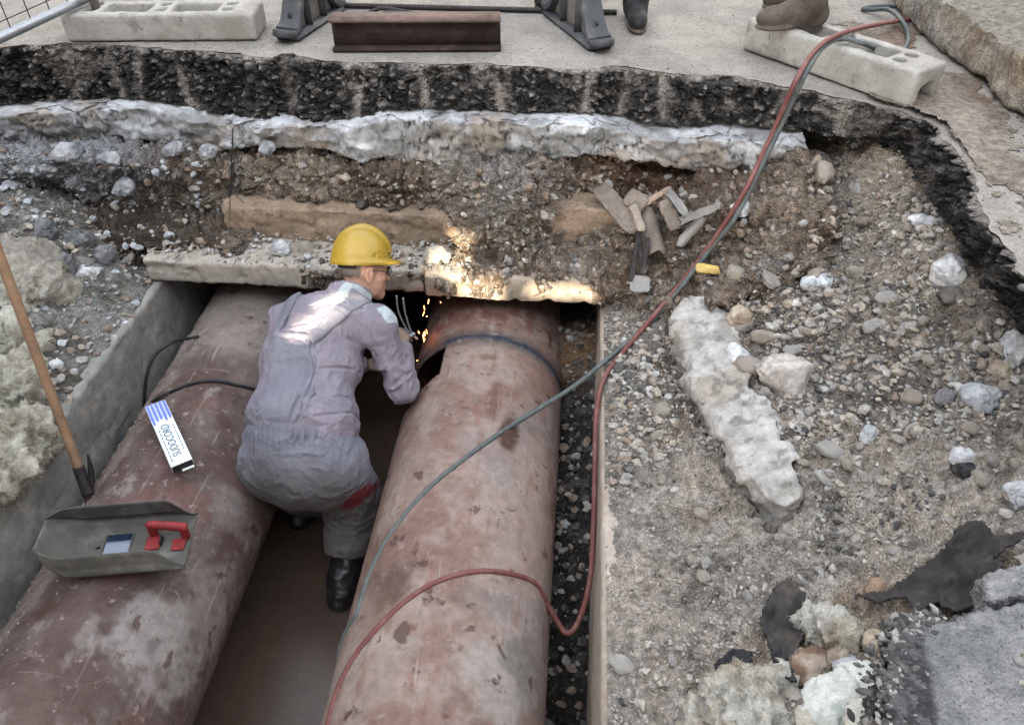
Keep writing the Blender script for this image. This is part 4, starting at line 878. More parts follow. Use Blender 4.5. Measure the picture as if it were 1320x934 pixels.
# spade leaning on the spoil
s0 = at(107,618,y=1.83); s1 = at(0,331,y=2.22); dr = unit(s1-s0); s2 = s1 + dr*.42
spd = tag(empty('spade', s0), 'spade with a worn wooden handle leaning on the left bank, its blade under the shield', 'spade')
V, Fc = tube([s0+dr*.02, s0+dr*.3, s0+dr*.7, s2], [.0165,.018,.0185,.017], 14, 60); obj('handle', V, Fc, M['wood'], spd)
V, Fc = tube([s0-dr*.06, s0, s0+dr*.055], [.024,.022,.0215], 14, 20); obj('socket', V, Fc, M['rebar'], spd)
V, Fc = tube([s0-dr*.15, s0-dr*.05], [.016,.022], 10, 12); obj('shank', V, Fc, M['rust'], spd)
bl_c = s0 - dr*.15; bd_ = unit(np.array([-dr[0]*.8, -dr[1]*.9, -.12])); bs_ = unit(np.cross([0,0,1.], bd_)); bn = np.cross(bd_, bs_)
nu_, nw_ = 20, 17; UU, WW = np.meshgrid(np.linspace(0,1,nu_), np.linspace(-1,1,nw_), indexing='ij'); UU, WW = UU.ravel(), WW.ravel()
hw = .105*np.clip(1-np.clip((UU-.55)/.45,0,1)**2.2*.98, .05, 1); Vb = bl_c + bd_*(UU*.27)[:,None] + bs_*(hw*WW)[:,None] + bn*(.02*WW**2-.012)[:,None]
bo = obj('blade', Vb, grid_faces(nu_, nw_), M['rebar'], spd); md = bo.modifiers.new('thickness','SOLIDIFY'); md.thickness = .003
V, Fc = tube([at(113,585,y=1.86), at(118,612,y=1.84), at(117,640,y=1.80)], [.004,.012,.006], 6, 16); obj('torn_tang', V, Fc, M['rebar'], spd)

# ================================================================== LUMPS, WOOL, FELT, WOOD
def lump(name, pieces, h, mt, label, cat, s, amp=.03, fr=6, chip=.0, colf=None, wor=0, group=None, k=.05):
    lo = np.min([np.array(p[0])-max(p[1]) for p in pieces], 0)-.07; hi = np.max([np.array(p[0])+max(p[1]) for p in pieces], 0)+.07
    fd = Field(lo, hi, h)
    for p in pieces: fd.ell(p[0], p[1], p[2] if len(p) > 2 else None, k)
    V, Fc = fd.mesh(); N = vnormals(V, Fc)
    d = fbm(V*fr, 5, .55, s)*amp + ridged(V*fr*2.2, 3, s+5)*amp*chip
    if mt is M['wool']: d = d + ridged(np.c_[V[:,0]*7,V[:,1]*7,V[:,2]*34]+1.5*fbm(V*5,3,s=s+21)[:,None], 3, s=s+20)*.010 + fbm(V*50,3,s=s+22)*.006
    if wor: w1_, w2_, wi_ = worley(V*wor, s+9); d = d + (.5-w1_)*amp*.5 + (wi_-.5)*amp*.35 + (.4-worley(V*wor*3, s+11)[0])*amp*.22
    V = V + N*d[:,None]
    if wor: c0_ = V.mean(0); r0_ = (V.max(0)-V.min(0))/2; V = facet(V, 9, .62, .92, s, c0_, r0_)+N*(fbm(V*fr*9,3,s=s+30)*amp*.10)[:,None]
    N = vnormals(V, Fc)
    o = thing(name, V, Fc, mt, label, cat, group, True, colf(V, N) if colf else None)
    if mt is M['wool']:
        gg = np.random.default_rng(s); m = 6000 if V[:,0].mean() < 0 else 1500; k_ = gg.choice(len(V), m); p0 = V[k_]+N[k_]*.002; cl = colf(V, N)[k_]*gg.uniform(.8,1.25,(m,1))
        d0 = N[k_]*gg.uniform(.1,.8,(m,1))+gg.normal(size=(m,3))*.8+np.array([0,-.2,-.25]); d0 /= np.linalg.norm(d0,axis=1)[:,None]; L_ = gg.uniform(.002,.008,(m,1)); d1 = d0+gg.normal(size=(m,3))*.6
        sd_ = np.cross(d0, gg.normal(size=(m,3))); sd_ /= np.linalg.norm(sd_,axis=1)[:,None]; wd = gg.uniform(.0006,.0016,(m,1)); p1 = p0+d0*L_*.5; p2 = p1+d1*L_*.5
        VV = np.stack([p0-sd_*wd,p0+sd_*wd,p1+sd_*wd,p1-sd_*wd,p2+sd_*wd*.4,p2-sd_*wd*.4],1).reshape(-1,3); b_ = np.arange(m)[:,None]*6
        kind(obj('fibres', VV, np.concatenate([b_+np.array([0,1,2,3]), b_+np.array([3,2,4,5])]), mt, o, True, np.repeat(cl,6,0)), 'stuff')
    return o
def wool_col(V, N):
    n = fbm(V*11, 4, s=500); c = mixc(C(.53,.51,.42), C(.72,.70,.61), ss(-.3,.3,n)); return mixc(c, C(.26,.21,.15), ss(.2,.5,fbm(V*6,4,s=501))*.6)
def wool_paper(V, N):
    c = wool_col(V, N); return mixc(c, C(.36,.33,.30), ss(.35,.7,N[:,2]*.9+.3*N[:,1])*.9)
rot = lambda a, b=0: np.array([[math.cos(a),math.sin(a),0],[-math.sin(a),math.cos(a),0],[0,0,1.]])
lump('insulation_wool', [(at(14,348,z=-.43),(.24,.17,.11),rot(-.7)), (at(58,378,z=-.52),(.11,.10,.07)), (at(2,402,z=-.50),(.13,.11,.08))], .012, M['wool'], 'torn pad of yellowish insulation wool with grey cover behind the top of the spade', 'insulation', 510, .06, 6, .7, wool_paper)
lump('insulation_wool', [(at(10,452,z=-.54),(.11,.14,.09)), (at(3,505,z=-.56),(.11,.11,.08)), (at(34,470,z=-.57),(.06,.08,.05))], .012, M['wool'], 'pale yellow tuft of insulation wool halfway down the left edge', 'insulation', 520, .08, 8, 1., wool_col)
lump('insulation_wool', [(at(18,568,z=-.59),(.11,.10,.07)), (at(42,562,z=-.61),(.06,.05,.04)), (at(0,600,z=-.58),(.1,.1,.06))], .011, M['wool'], 'pale yellow tuft of insulation wool lying on the left duct wall, lowest one', 'insulation', 530, .07, 9, 1., wool_col)
def wcol(V, N):
    n = fbm(V*9,4,s=540); c = mixc(C(.32,.305,.28), C(.50,.485,.465), ss(-.3,.25,n+.3*fbm(V*30,3,s=541))); c = mixc(c, C(.34,.30,.25), ss(.0,.35,fbm(V*5,4,s=542))*.75); return mixc(c, C(.12,.11,.10), ss(.3,.5,fbm(V*24,3,s=538))*.6)
def hzp(px, py, lift): p = hz(px, py); return p + np.array([0,0,lift])
A_ = np.linalg.lstsq(np.c_[lp3[:,:2], np.ones(len(lp3))], lp3[:,2], rcond=None)[0]
fd = Field(lp3.min(0)-.12, lp3.max(0)+.12, .0085)
def _f2(X, Y, Z):
    qq = np.stack([(X+0*Y+0*Z).ravel(),(Y+0*X+0*Z).ravel(),(Z+0*X+0*Y).ravel()],1); d2 = poly_sdf(X+0*Y, Y+0*X, lp3[:,:2])+.012+(fbm(qq*11,3,s=543)*.028+(worley(qq*16,544)[2]-.5)*.022).reshape(np.broadcast(X,Y,Z).shape); xl_ = np.interp(Y, np.sort(lp3[[1,0,17,16,15,14,13,12,11],1]), lp3[[1,0,17,16,15,14,13,12,11],0][np.argsort(lp3[[1,0,17,16,15,14,13,12,11],1])]); zt = A_[0]*X+A_[1]*Y+A_[2]+.050-.060*np.clip((X-xl_-.04)/.24,0,1); dz = np.maximum(zt-.20-Z, Z-zt)+.012
    return np.sqrt(np.maximum(d2,0)**2+np.maximum(dz,0)**2)+np.minimum(np.maximum(d2,dz),0)-.012
fd.add(_f2, fd.lo, fd.lo+fd.h*fd.n, 0); V, Fc = fd.mesh(); N = vnormals(V, Fc)
V = V + N*(fbm(V*7,5,.55,545)*.022+(worley(V*9,546)[2]-.5)*.018+ridged(V*22,3,s=547)*.006+fbm(V*45,3,s=549)*.005)[:,None]
thing('concrete_lump', V, Fc, M['conc_layer'], 'long whitish lump of broken concrete half buried along the rubble edge', 'concrete lump', None, True, wcol(V, N))
def stonecol(c0, c1, s):
    return lambda V, N: mixc(np.array(c0), np.array(c1), ss(-.3,.3,fbm(V*14,4,s=s)+.4*fbm(V*50,3,s=s+1)))
GR = stonecol(C(.34,.31,.28), C(.50,.47,.44), 550); WHs = stonecol(C(.45,.46,.48), C(.64,.65,.66), 552); DKs = stonecol(C(.10,.105,.11), C(.18,.18,.185), 554); BLK = stonecol(C(.02,.02,.022), C(.06,.06,.062), 556); TAN = stonecol(C(.27,.215,.165), C(.40,.34,.27), 558); BLU = stonecol(C(.33,.35,.37), C(.55,.57,.58), 559)
def rock(px, py, wpx, hpx, colf, label, s, rotz=0, sink=.35, cat='stone', mt=None, thick=.8, surf=None):
    p = (surf or hz)(px, py); dep = np.dot(p-CAM, _f); a = wpx/2*dep/F; b = hpx/2*dep/F*1.1
    q_ = p + np.array([0,0,b*thick*(1-2*sink)*.6])
    return lump('rock', [(q_,(a*.80,b*.85,b*thick),rot(rotz)), (q_+rot(rotz)[0]*a*.35,(a*.55,b*.62,b*thick*.75),rot(rotz+.5)), (q_-rot(rotz)[0]*a*.4,(a*.5,b*.7,b*thick*.7),rot(rotz-.4))], max(a/13,.004), mt or M['stone'], label, cat, s, a*.26, 1.1/a, .55, colf, 1.7/a, k=.02)
rock(1012,485,92,58,GR,'largest boulder of pale rough concrete, right of the whitish lump',560,-.25)
rock(938,345+105,40,40,TAN,'round brown cobble above the pale boulder and beside the whitish lump',565)
rock(955,412,32,38,TAN,'upright tan cobble at the top end of the whitish lump',568)
rock(948,465,26,42,WHs,'white upright chip leaning between the whitish lump and the boulder',570,.3)
rock(1052,365,52,26,BLU,'flat bluish white concrete flake above the tan pebbles',575,.35)
rock(1262,515,50,44,BLU,'pale bluish rough stone near the right edge, beside a dark one',580,.5)
rock(1222,516,32,28,DKs,'dark grey angular stone left of the pale bluish one',585)
rock(1240,590,34,22,WHs,'white chalky stone sitting on a black lump near the right edge',590)
rock(1245,605,36,24,BLK,'black asphalt lump with a white stone on it near the right edge',595)
rock(1290,482,30,32,TAN,'brown angular stone near the right edge above the pale bluish stone',600)
rock(1305,455,30,62,WHs,'white slab edge of concrete cut off by the right photo edge',605,.7,cat='concrete lump')
rock(1222,350,40,60,WHs,'white crumbly concrete patch below the black asphalt at right',610,.4,.62,'concrete lump')
rock(1120,562,26,26,BLU,'small bluish white stone standing alone below the tan pebbles',615)
rock(1312,640,26,50,WHs,'white stone cut off by the right edge above the black felt',620,.4)
rock(1195,285,70,18,WHs,'white streak of broken concrete below the pierced block at right',625,-.75,.62,'concrete lump')
rock(955,270,28,24,BLU,'pale stone right of the hoses near the top of the bank',630)
rock(1130,150+25,0.1+60,16,TAN,'brown cracked concrete piece under the pierced block',635,-.1,.5,'concrete lump')
rock(735,680,26,24,BLU,'pale chip on the dark gravel right of the right pipe',640,0,.3,surf=lambda a,b: at(a,b,z=GRAV(.03,1.95)+.02))
def on_slab(px, py): return at(px, py, z=WT+.15)
rock(565,333,40,24,stonecol(C(.32,.29,.24),C(.42,.38,.32),645),'cream stone on the cover slab right of the yellow helmet',645,0,.3,surf=on_slab)
rock(362,322,28,20,BLU,'bluish stone on the long cover slab left of the helmet',648,0,.3,surf=on_slab)
for i_, (px, py, wd, hg, lb) in enumerate([(84,198,40,34,'bluish white chunk hanging under the white concrete layer at left'),(142,206,30,22,'pale chunk right of the bluish white one under the concrete layer'),(44,212,34,24,'pale grey chunk near the left edge under the concrete layer'),(18,244,34,26,'pale chunk at the very left edge of the soil bank'),(222,192,32,16,'flat pale chunk under the concrete layer left of the roots'),(268,196,30,18,'pale chunk under the concrete layer just left of the roots'),(160,240,44,20,'wide dusty clod in the soil bank left of the roots'),(345,190,44,16,'flat pale chunk under the concrete layer right of the roots')]):
    rock(px, py, wd, hg, stonecol(C(.27,.28,.295), C(.44,.45,.47), 668), lb, 670+4*i_, .2*i_, .5, 'concrete chunk', M['conc_layer'], .8, lambda a,b: at(a,b,y=3.34 if b < 215 else 3.31))
# large dark lumps at the left bank
def lbp(px, py):
    d = ray(px, py); t = 1.
    for k in range(1200):
        p = CAM + d*t
        if p[2] < LBANK(p[0], p[1]): return p
        t += .005
    return p
for i, (px, py, wd, hg, cf, lb) in enumerate([(75,345,44,40,DKs,'dark grey clod below the left end of the white concrete layer'),(105,315,34,36,DKs,'dark clod leaning under the left overhang'),(110,355,40,20,BLU,'flat pale flake on the left spoil beside the wool'),(72,470,22,14,BLU,'small pale stone on the left duct wall beside the spade handle'),(60,300,30,34,DKs,'dark grey stone at the left under the overhang'),(135,330,34,28,DKs,'dark broken clod left of the long cover slab')]):
    rock(px, py, wd, hg, cf, lb, 660+5*i, .3*i, .4, surf=lbp)
# roofing felt
def sheet_on(px_poly, lift, s, label, mt, curl=.02, name='roofing_felt', cat='felt sheet', res=.0055, colf=None, wav=6):
    P = np.array([hz(*p) for p in px_poly]); zf = P[:,2].mean()
    lo = P[:,:2].min(0)-.02; hi = P[:,:2].max(0)+.02; xs = np.arange(lo[0], hi[0], res); ys = np.arange(lo[1], hi[1], res); X, Y = np.meshgrid(xs, ys, indexing='ij')
    q = np.c_[X.ravel(), Y.ravel()]; d = poly_sdf(q[:,0], q[:,1], P[:,:2]) + fbm(np.c_[q*25, q[:,0]*0], 3, s=s)*.008
    A = np.c_[P[:,:2], np.ones(len(P))]; pl_ = np.linalg.lstsq(A, P[:,2], rcond=None)[0]; zpl = np.c_[q, np.ones(len(q))]@pl_
    ground = RBANK(q[:,0], q[:,1]); zz = np.maximum(zpl*.6+ground*.4, ground) + lift + curl*(.5+.5*fbm(np.c_[q*wav, q[:,0]*0], 3, s=s+1)) + curl*.6*np.exp(-(d/.03)**2)
    Fq = grid_faces(len(xs), len(ys)); keep = np.all(d[Fq] < 0, axis=1); Fq = Fq[keep]
    used = np.unique(Fq); mp = np.full(len(q), -1); mp[used] = np.arange(len(used)); V = np.c_[q, zz][used]
    o = thing(name, V, mp[Fq], mt, label, cat, None, True, colf(V) if colf else None); m_ = o.modifiers.new('thickness','SOLIDIFY'); m_.thickness = .006; return o
sheet_on([(1092,787),(1130,782),(1165,752),(1205,725),(1222,698),(1240,690),(1262,700),(1300,712),(1300,722),(1268,738),(1278,770),(1276,786),(1238,800),(1216,804),(1195,790),(1168,806),(1150,792),(1120,796)], .018, 700, 'large dark brown roofing felt sheet curling up beside the lower right asphalt', M['felt'], .04)
sheet_on([(988,770),(1012,752),(1036,770),(1040,800),(1030,836),(1018,858),(1020,876),(992,850),(975,805)], .010, 705, 'dark grey roofing felt strip standing left of the torn wool', M['felt'], .02)
sheet_on([(910,868),(935,848),(966,850),(962,872),(936,886),(915,880)], .022, 710, 'small black scrap of roofing felt lying on the dust, leftmost', mat('felt_black', (.016,.016,.02), .7, .3, 12, .4, 70, .003), .025)
sheet_on([(986,852),(1005,858),(1018,876),(1020,890),(1010,892),(992,880)], .022, 715, 'black folded scrap of felt beside the yellowish wool at the bottom', mat('felt_black_fold', (.018,.018,.022), .7, .3, 12, .4, 70, .003), .03)
def wool2(V, N):
    n = fbm(V*9,4,s=720); c = mixc(C(.55,.50,.40), C(.70,.68,.62), ss(-.3,.3,n)); c = mixc(c, C(.30,.20,.12), ss(.25,.5,fbm(V*12,4,s=721))*.6); return c
def wool3(V, N):
    n = fbm(V*9,4,s=722); c = mixc(C(.55,.58,.54), C(.72,.72,.67), ss(-.3,.3,n)); c = mixc(c, C(.36,.20,.10), ss(-.05,.35,fbm(V*5,4,s=723)+(V[:,1]-at(1050,860,z=-.4)[1])*3)*.8); return c
lump('insulation_wool', [(hzp(960,905,.0),(.085,.075,.05)), (hzp(985,925,.0),(.10,.08,.055)), (hzp(930,930,-.01),(.07,.06,.04)), (hzp(1000,890,.0),(.03,.04,.05))], .008, M['wool'], 'cream torn insulation wool at the bottom beside the black felt scraps', 'insulation', 725, .045, 11, 1., wool2)
RUST = stonecol(C(.20,.13,.09), C(.40,.33,.27), 731); CRM = stonecol(C(.52,.50,.42), C(.70,.69,.63), 732); GRN = stonecol(C(.50,.54,.50), C(.66,.69,.65), 733)
for i, (px, py, wd, hg, cf, rz, lb) in enumerate([(1075,905,80,70,GRN,.3,'broad greenish white slab of crumbled plaster at the bottom, left of the black asphalt edge'),(1112,880,62,80,GRN,-.4,'greenish white plaster piece touching the black asphalt edge'),(1052,862,70,42,RUST,.2,'rust-stained plaster piece below the grey felt strip'),(1098,868,52,46,WHs,.8,'white lump of plaster between the two greenish pieces'),(1120,925,60,46,CRM,0,'cream plaster piece at the bottom beside the black asphalt edge'),(1050,930,56,40,CRM,.5,'cream plaster piece at the bottom edge, left of the greenish slab')]):
    rock(px, py, wd*1.15, hg*1.1, cf, lb, 1200+7*i, rz, .42, 'plaster piece', M['conc_layer'], .5)
lump('insulation_wool', [(hzp(1070,815,.0),(.05,.045,.03)), (hzp(1095,822,.0),(.045,.04,.03)), (hzp(1050,800,.0),(.04,.03,.025))], .007, M['wool'], 'small white shreds of wool between the two large felt sheets', 'insulation', 735, .032, 14, .8, wool2)
for i, (px, py, wd, hg, cf, lb) in enumerate([(1068,788,24,22,TAN,'brown crumb lying above the small wool shreds'),(1042,815,22,20,stonecol(C(.2,.08,.035),C(.3,.13,.06),740),'rusty orange crumb beside the grey felt strip'),(1080,845,34,20,TAN,'tan oblong crumb left of the black asphalt edge'),(1125,830,36,26,TAN,'tan crumb touching the black asphalt edge'),(1128,760,28,26,stonecol(C(.2,.14,.1),C(.28,.2,.14),742),'brown crumb at the pointed end of the large felt'),(1085,860,30,20,WHs,'white crumb of rubble in the torn wool')]):
    rock(px, py, wd, hg, cf, lb, 745+5*i, .4*i, .3)
# splintered wood and rags in the corner of the pit
def slat(p, q_, wd, th, label, mt=M['oldwood'], s=0, name='wood_splinter', bend=0, cat='wood'):
    p = np.array(p); q_ = np.array(q_); x = unit(q_-p); side = unit(np.cross(x, _f)); nn = np.cross(x, side); n = 24; L = np.linalg.norm(q_-p); V = []; 
    prof = np.array([(math.cos(a)*wd/2, math.sin(a)*th/2) for a in np.linspace(0,2*math.pi,12,endpoint=False)]); prof = np.sign(prof)*np.array([wd/2,th/2])*np.minimum(np.abs(prof)/np.array([wd/2,th/2]),.8)/.8
    for i in range(n):
        t = i/(n-1); e = 1-.35*abs(2*t-1)**6; cc_ = p+x*L*t+nn*bend*(1-(2*t-1)**2); V.append(cc_+prof[:,:1]*e*side+(prof[:,1:]*e+bend*1.2*(prof[:,:1]/(wd/2))**2)*nn)
    V = np.concatenate(V); V = V + np.stack([fbm(V*[40,40,40]+k*5,3,s=s+k)*.006 for k in range(3)],1); Fc = []
    for i in range(n-1):
        for j in range(12): k = (j+1)%12; Fc.append((i*12+j,i*12+k,(i+1)*12+k,(i+1)*12+j))
    Fc += [tuple(range(12))[::-1], tuple(range((n-1)*12,n*12))]
    return thing(name, V, Fc, mt, label, cat)
def gp_(px, py, lift): q_ = hz(px, py); return q_ - ray(px, py)*lift/np.linalg.norm(ray(px, py))
slat(gp_(772,243,.05), gp_(818,300,.07), .085, .030, 'broad grey splintered board lying left in the wood heap', s=800, bend=.016)
slat(gp_(826,266,.13), gp_(866,242,.14), .026, .020, 'short pale stick pointing up right out of the wood heap', mat('stick', (.29,.22,.17), .85, .25, 25, .4, 80, .003), 805)
slat(gp_(808,252,.10), gp_(832,266,.12), .085, .026, 'squarish grey board end at the top of the wood heap', s=810)
slat(gp_(816,264,.13), gp_(828,298,.13), .038, .016, 'narrow pale chip of wood in the middle of the wood heap', mat('chip', (.26,.22,.18), .85, .25, 25, .4, 80, .003), 815)
slat(gp_(834,266,.09), gp_(848,322,.08), .10, .016, 'curled grey bark-like piece hanging right in the wood heap', s=820, bend=-.035)
slat(gp_(856,258,.07), gp_(872,296,.07), .065, .016, 'brown board piece at the right of the wood heap', s=825)
slat(gp_(826,290,.09), gp_(814,362,.03), .026, .010, 'thin dark strip hanging down from the wood heap', M['felt'], 830)
slat(gp_(834,306,.06), gp_(826,352,.03), .030, .008, 'dark torn strip beside the curled bark-like piece', M['felt'], 833, 'felt_strip', .01, 'felt strip')
slat(gp_(812,366,.03), gp_(838,366,.03), .075, .006, 'small grey scrap of sheet beside the cover slab corner', M['paper'], 835, 'sheet_scrap', 0, 'scrap')
slat(gp_(872,288,.06), gp_(928,266,.05), .035, .008, 'grey rag strip lying behind the hoses', M['paper'], 840, 'rag', .02, 'rag')
slat(gp_(874,318,.04), gp_(908,280,.05), .045, .008, 'folded grey rag beside the red hose above the yellow wood', M['paper'], 845, 'rag', -.02, 'rag')
slat(gp_(858,250,.09), gp_(884,282,.06), .035, .008, 'curved grey cloth strip right of the wood heap', M['paper'], 848, 'rag', .025, 'rag')
p_ = hz(913,352); slat(p_+np.array([-.058,.005,.022]), p_+np.array([.062,-.012,.02]), .038, .022, 'yellow splintered wood block lying right of the hoses', M['yellowwood'], 850, 'wood_block')
V, Fc = tube([at(300,165,y=3.30), at(299,200,y=3.24), at(297,240,y=3.2), at(296,285,y=3.17)], [.003,.0035,.003,.002], 6, 60)
wires = [(V, Fc)]
rr2 = np.random.default_rng(5)
for k in range(26):
    b0 = at(300+rr2.normal()*3, 185+rr2.random()*60, y=3.23); wires.append(tube([b0, b0+rr2.normal(size=3)*.012, b0+rr2.normal(size=3)*.022+np.array([0,-.01,-.03])], .0018, 5, 8))
V, Fc = join(wires); thing('root_tangle', V, Fc, M['black'], 'black tangle of wiry roots hanging down the soil bank on the left', 'roots')

# ================================================================== PEOPLE
def hand(fd, w_, dr, pn, side, curl=.5, r=.0095, k=.006):
    """palm, four fingers of unequal length and a thumb; pn = palm normal, side = direction of the thumb"""
    dr, pn, side = unit(dr), unit(pn), unit(side)
    fd.cap(w_-dr*.01, w_+dr*.03, .025, .022, .012)
    for i, (o, L) in enumerate(((.030,.070),(.010,.080),(-.010,.075),(-.029,.060))):
        kn = w_+dr*.088+side*o; fd.cap(w_+dr*.02+side*o*.6, kn, .0145, .0125, .012)
        a = curl*1.1; d1 = unit(dr*math.cos(a)+pn*math.sin(a)); p1 = kn+d1*L*.5; d2 = unit(dr*math.cos(2*a)+pn*math.sin(2*a)); p2 = p1+d2*L*.32; d3 = unit(dr*math.cos(2.7*a)+pn*math.sin(2.7*a))
        fd.cap(kn, p1, r*1.1, r, k); fd.cap(p1, p2, r, r*.92, k); fd.cap(p2, p2+d3*L*.24, r*.92, r*.8, k)
    b = w_+dr*.028+side*.026; t1 = unit(side*.75+dr*.7+pn*.3); t2 = unit(side*.25+dr*.9+pn*.5); fd.cap(b, b+t1*.042, .0135, .0115, .01); fd.cap(b+t1*.042, b+t1*.042+t2*.032, .0112, .0092, k)
def head(fd, c, fw, up):
    ax = axes(fw, up); f, l, u = ax
    fd.ell(c+u*.03-f*.010, (.098,.077,.095), ax, .02); fd.ell(c-u*.045+f*.028, (.062,.056,.068), ax, .03); fd.cap(c-u*.10+f*.066, c-u*.098+f*.072, .020, .020, .03)
    fd.cap(c+f*.088+u*.008, c+f*.108-u*.030, .009, .0145, .012)                                       # nose
    fd.cap(c+f*.084+u*.022+l*.03, c+f*.084+u*.022-l*.03, .010, .010, .014)                            # brow
    fd.cap(c+f*.086-u*.062+l*.018, c+f*.086-u*.062-l*.018, .0075, .0075, .008)                        # lips
    for sgn in (1,-1):
        e = c+l*sgn*.083-f*.010-u*.010; fd.ell(e, (.019,.009,.032), ax, .006); er_ = [e+l*sgn*.008+f*(-.020*math.cos(q_))+u*.033*math.sin(q_) for q_ in np.radians(np.linspace(-70,120,9))]
        for i_ in range(8): fd.cap(er_[i_], er_[i_+1], .0062, .0062, .004)
        fd.ell(c+f*.078+u*.005+l*sgn*.032, (.014,.013,.011), ax, .004); fd.cap(c+f*.060-u*.022+l*sgn*.045, c+f*.068-u*.026+l*sgn*.03, .02, .016, .02)
        fd.cap(c-u*.088+f*.03+l*sgn*.038, c-u*.102+f*.064, .015, .015, .02)
def lim(ps, m): ps = np.array(ps); return ps.min(0)-m, ps.max(0)+m

# ---------------------------------------------------------------- the worker in the trench
J = dict(pel=at(392,592,y=2.08), waist=at(389,545,y=2.18), chest=at(402,466,y=2.43), uch=at(424,414,y=2.56), nk=at(452,373,y=2.66), hd=at(470,350,y=2.735),
         sl=at(370,412,y=2.60), sr=at(487,418,y=2.53), er=at(517,496,y=2.46), wr=at(519,448,y=2.70), el=at(372,470,y=2.86), wl=at(470,470,y=2.98),
         hl=at(350,600,y=2.10), hr=at(432,603,y=2.06), kr=at(457,646,y=2.13), ar=at(443,752,y=1.90), kl=at(408,640,y=2.46), al=at(400,690,y=2.32))
hfF = unit([.80,.53,-.30]); hup = unit([-.02,.50,.86]); hfw = np.array([.93,.33,-.05]); hfw = unit(hfw-hup*hfw.dot(hup)); hax = axes(hfw, hup)
lat = unit((J['sr']-J['sl'])); sp_ = unit(J['uch']-J['pel']); lat = unit(lat-sp_*lat.dot(sp_)); bk = unit(np.cross(lat, sp_)); bk = bk if bk.dot(CAM-J['chest']) > 0 else -bk
tax = np.array([lat, bk, sp_])
PJ = empty('person', (J['pel'][0], J['pel'][1], -1.55)); tag(PJ, 'man in a yellow hard hat and grey overalls bending between the two pipes', 'person')
lo, hi = lim(list(J.values()), .30); lo[2] = -1.60
def torso(fd, g):
    fd.ell(J['pel'], (.212+g,.155+g,.17+g), tax, .05); fd.ell(J['waist']+sp_*.02, (.240+g,.185+g,.17+g), tax, .08); fd.ell(J['chest'], (.222+g,.170+g,.21+g), tax, .09)
    fd.ell(J['uch'], (.185+g,.125+g,.13+g), tax, .08); fd.cap(J['uch']+lat*.07, J['sr'], .085+g, .068+g, .06); fd.cap(J['uch']-lat*.07, J['sl'], .085+g, .068+g, .06)
def arms(fd, g):
    fd.cap(J['sr'], J['er'], .064+g, .052+g, .04); fd.cap(J['er'], J['wr'], .051+g, .034+g*1.3, .03); fd.cap(J['sl'], J['el'], .064+g, .052+g, .04); fd.cap(J['el'], J['wl'], .05+g, .034+g, .03)
def legs(fd, g):
    for h_, k_, a_ in (('hr','kr','ar'),('hl','kl','al')):
        fd.cap(J[h_], J[k_], .115+g, .085+g, .07); fd.cap(J[k_], J[a_], .078+g, .05+g, .05)
# skin: one continuous body
fd = Field(lo, hi, .0062); torso(fd, -.02); arms(fd, -.012); legs(fd, -.02); fup = unit(hup-hfF*hup.dot(hfF)); fax = axes(hfF, fup); fd.cap(J['nk']-sp_*.06, J['hd']-hup*.03, .062, .056, .03); head(fd, J['hd'], hfF, fup)
hand(fd, J['wr'], J['wr']-J['er']+np.array([.0,.03,.04]), [.2,.3,-.9], [-.8,.5,.2], .75); hand(fd, J['wl'], J['wl']-J['el'], [.2,-.2,-.9], [.2,.8,.3], .7)
for h_, fdir in (('ar',(.25,.9,0)), ('al',(.1,.95,0))): fd.cap(J[h_], J[h_]+np.array([*(np.array(fdir[:2])*.12), -.07]), .04, .03, .03)
V, Fc = fd.mesh(); V = relax(V, Fc, 2); n = fbm(V*25,3,s=900); cc = mixc(C(.42,.235,.165), C(.54,.33,.245), ss(-.3,.4,n)); hq = (V-J['hd'])@fax.T
hair = (hq[:,2] > .05) | ((hq[:,0] < -.045) & (hq[:,2] > -.02)); hair = hair & (np.linalg.norm(hq,axis=1) < .16)
cc = mixc(cc, C(.10,.09,.085), hair*.9); gl = np.linalg.norm(V-J['wr'],axis=1) < .23; gl2 = np.linalg.norm(V-J['wl'],axis=1) < .21; cc = mixc(cc, C(.17,.145,.12), (gl|gl2)*.8)
obj('body', V, Fc, M['skin'], PJ, True, cc)
# overalls and shirt
def poly_px(pts): P = np.array([at(a,b,y=y)-J['pel'] for a,b,y in pts]); return np.c_[P@lat, P@sp_]
def crease(V, lines, depth, width, gate=True):
    out_ = np.zeros(len(V)); q = V-J['pel']; u_ = np.c_[q@lat, q@sp_]
    for ln in lines:
        P = poly_px(ln)
        for i in range(len(P)-1):
            e = P[i+1]-P[i]; t = np.clip(((u_-P[i])@e)/(e@e), 0, 1); d = np.linalg.norm(u_-P[i]-t[:,None]*e, axis=1)
            out_ = np.maximum(out_, np.exp(-(d/width)**2)*np.clip(4*t*(1-t)*len(P)/1.5+.15,0,1))
    if gate: out_ = out_*ss(-.55,.2,fbm(V*14,2,s=977))
    return -depth*out_*(q@bk > -.05)
def folds(V, s, a=1.):
    q = (V-J['pel'])@tax.T; f = ridged(V*np.array([9,9,9])+.6*np.stack([fbm(V*5,2,s=s+k) for k in range(3)],1), 3, s=s)*.016 + np.clip(ridged(V*np.array([22,22,13])+.5*fbm(V*9,2,s=s+7)[:,None], 2, s=s+4),-.2,1)*.0065
    return f*a
SH = Field(lo, hi, .0062); torso(SH, .0); arms(SH, .004)
for t_ in np.linspace(0, 2*math.pi, 40)[:-1]:
    cpt = J['nk']-sp_*.035+(lat*math.cos(t_)*.076+bk*math.sin(t_)*.070); SH.cap(cpt, cpt+sp_*.022+hup*.006, .011, .009, .02)
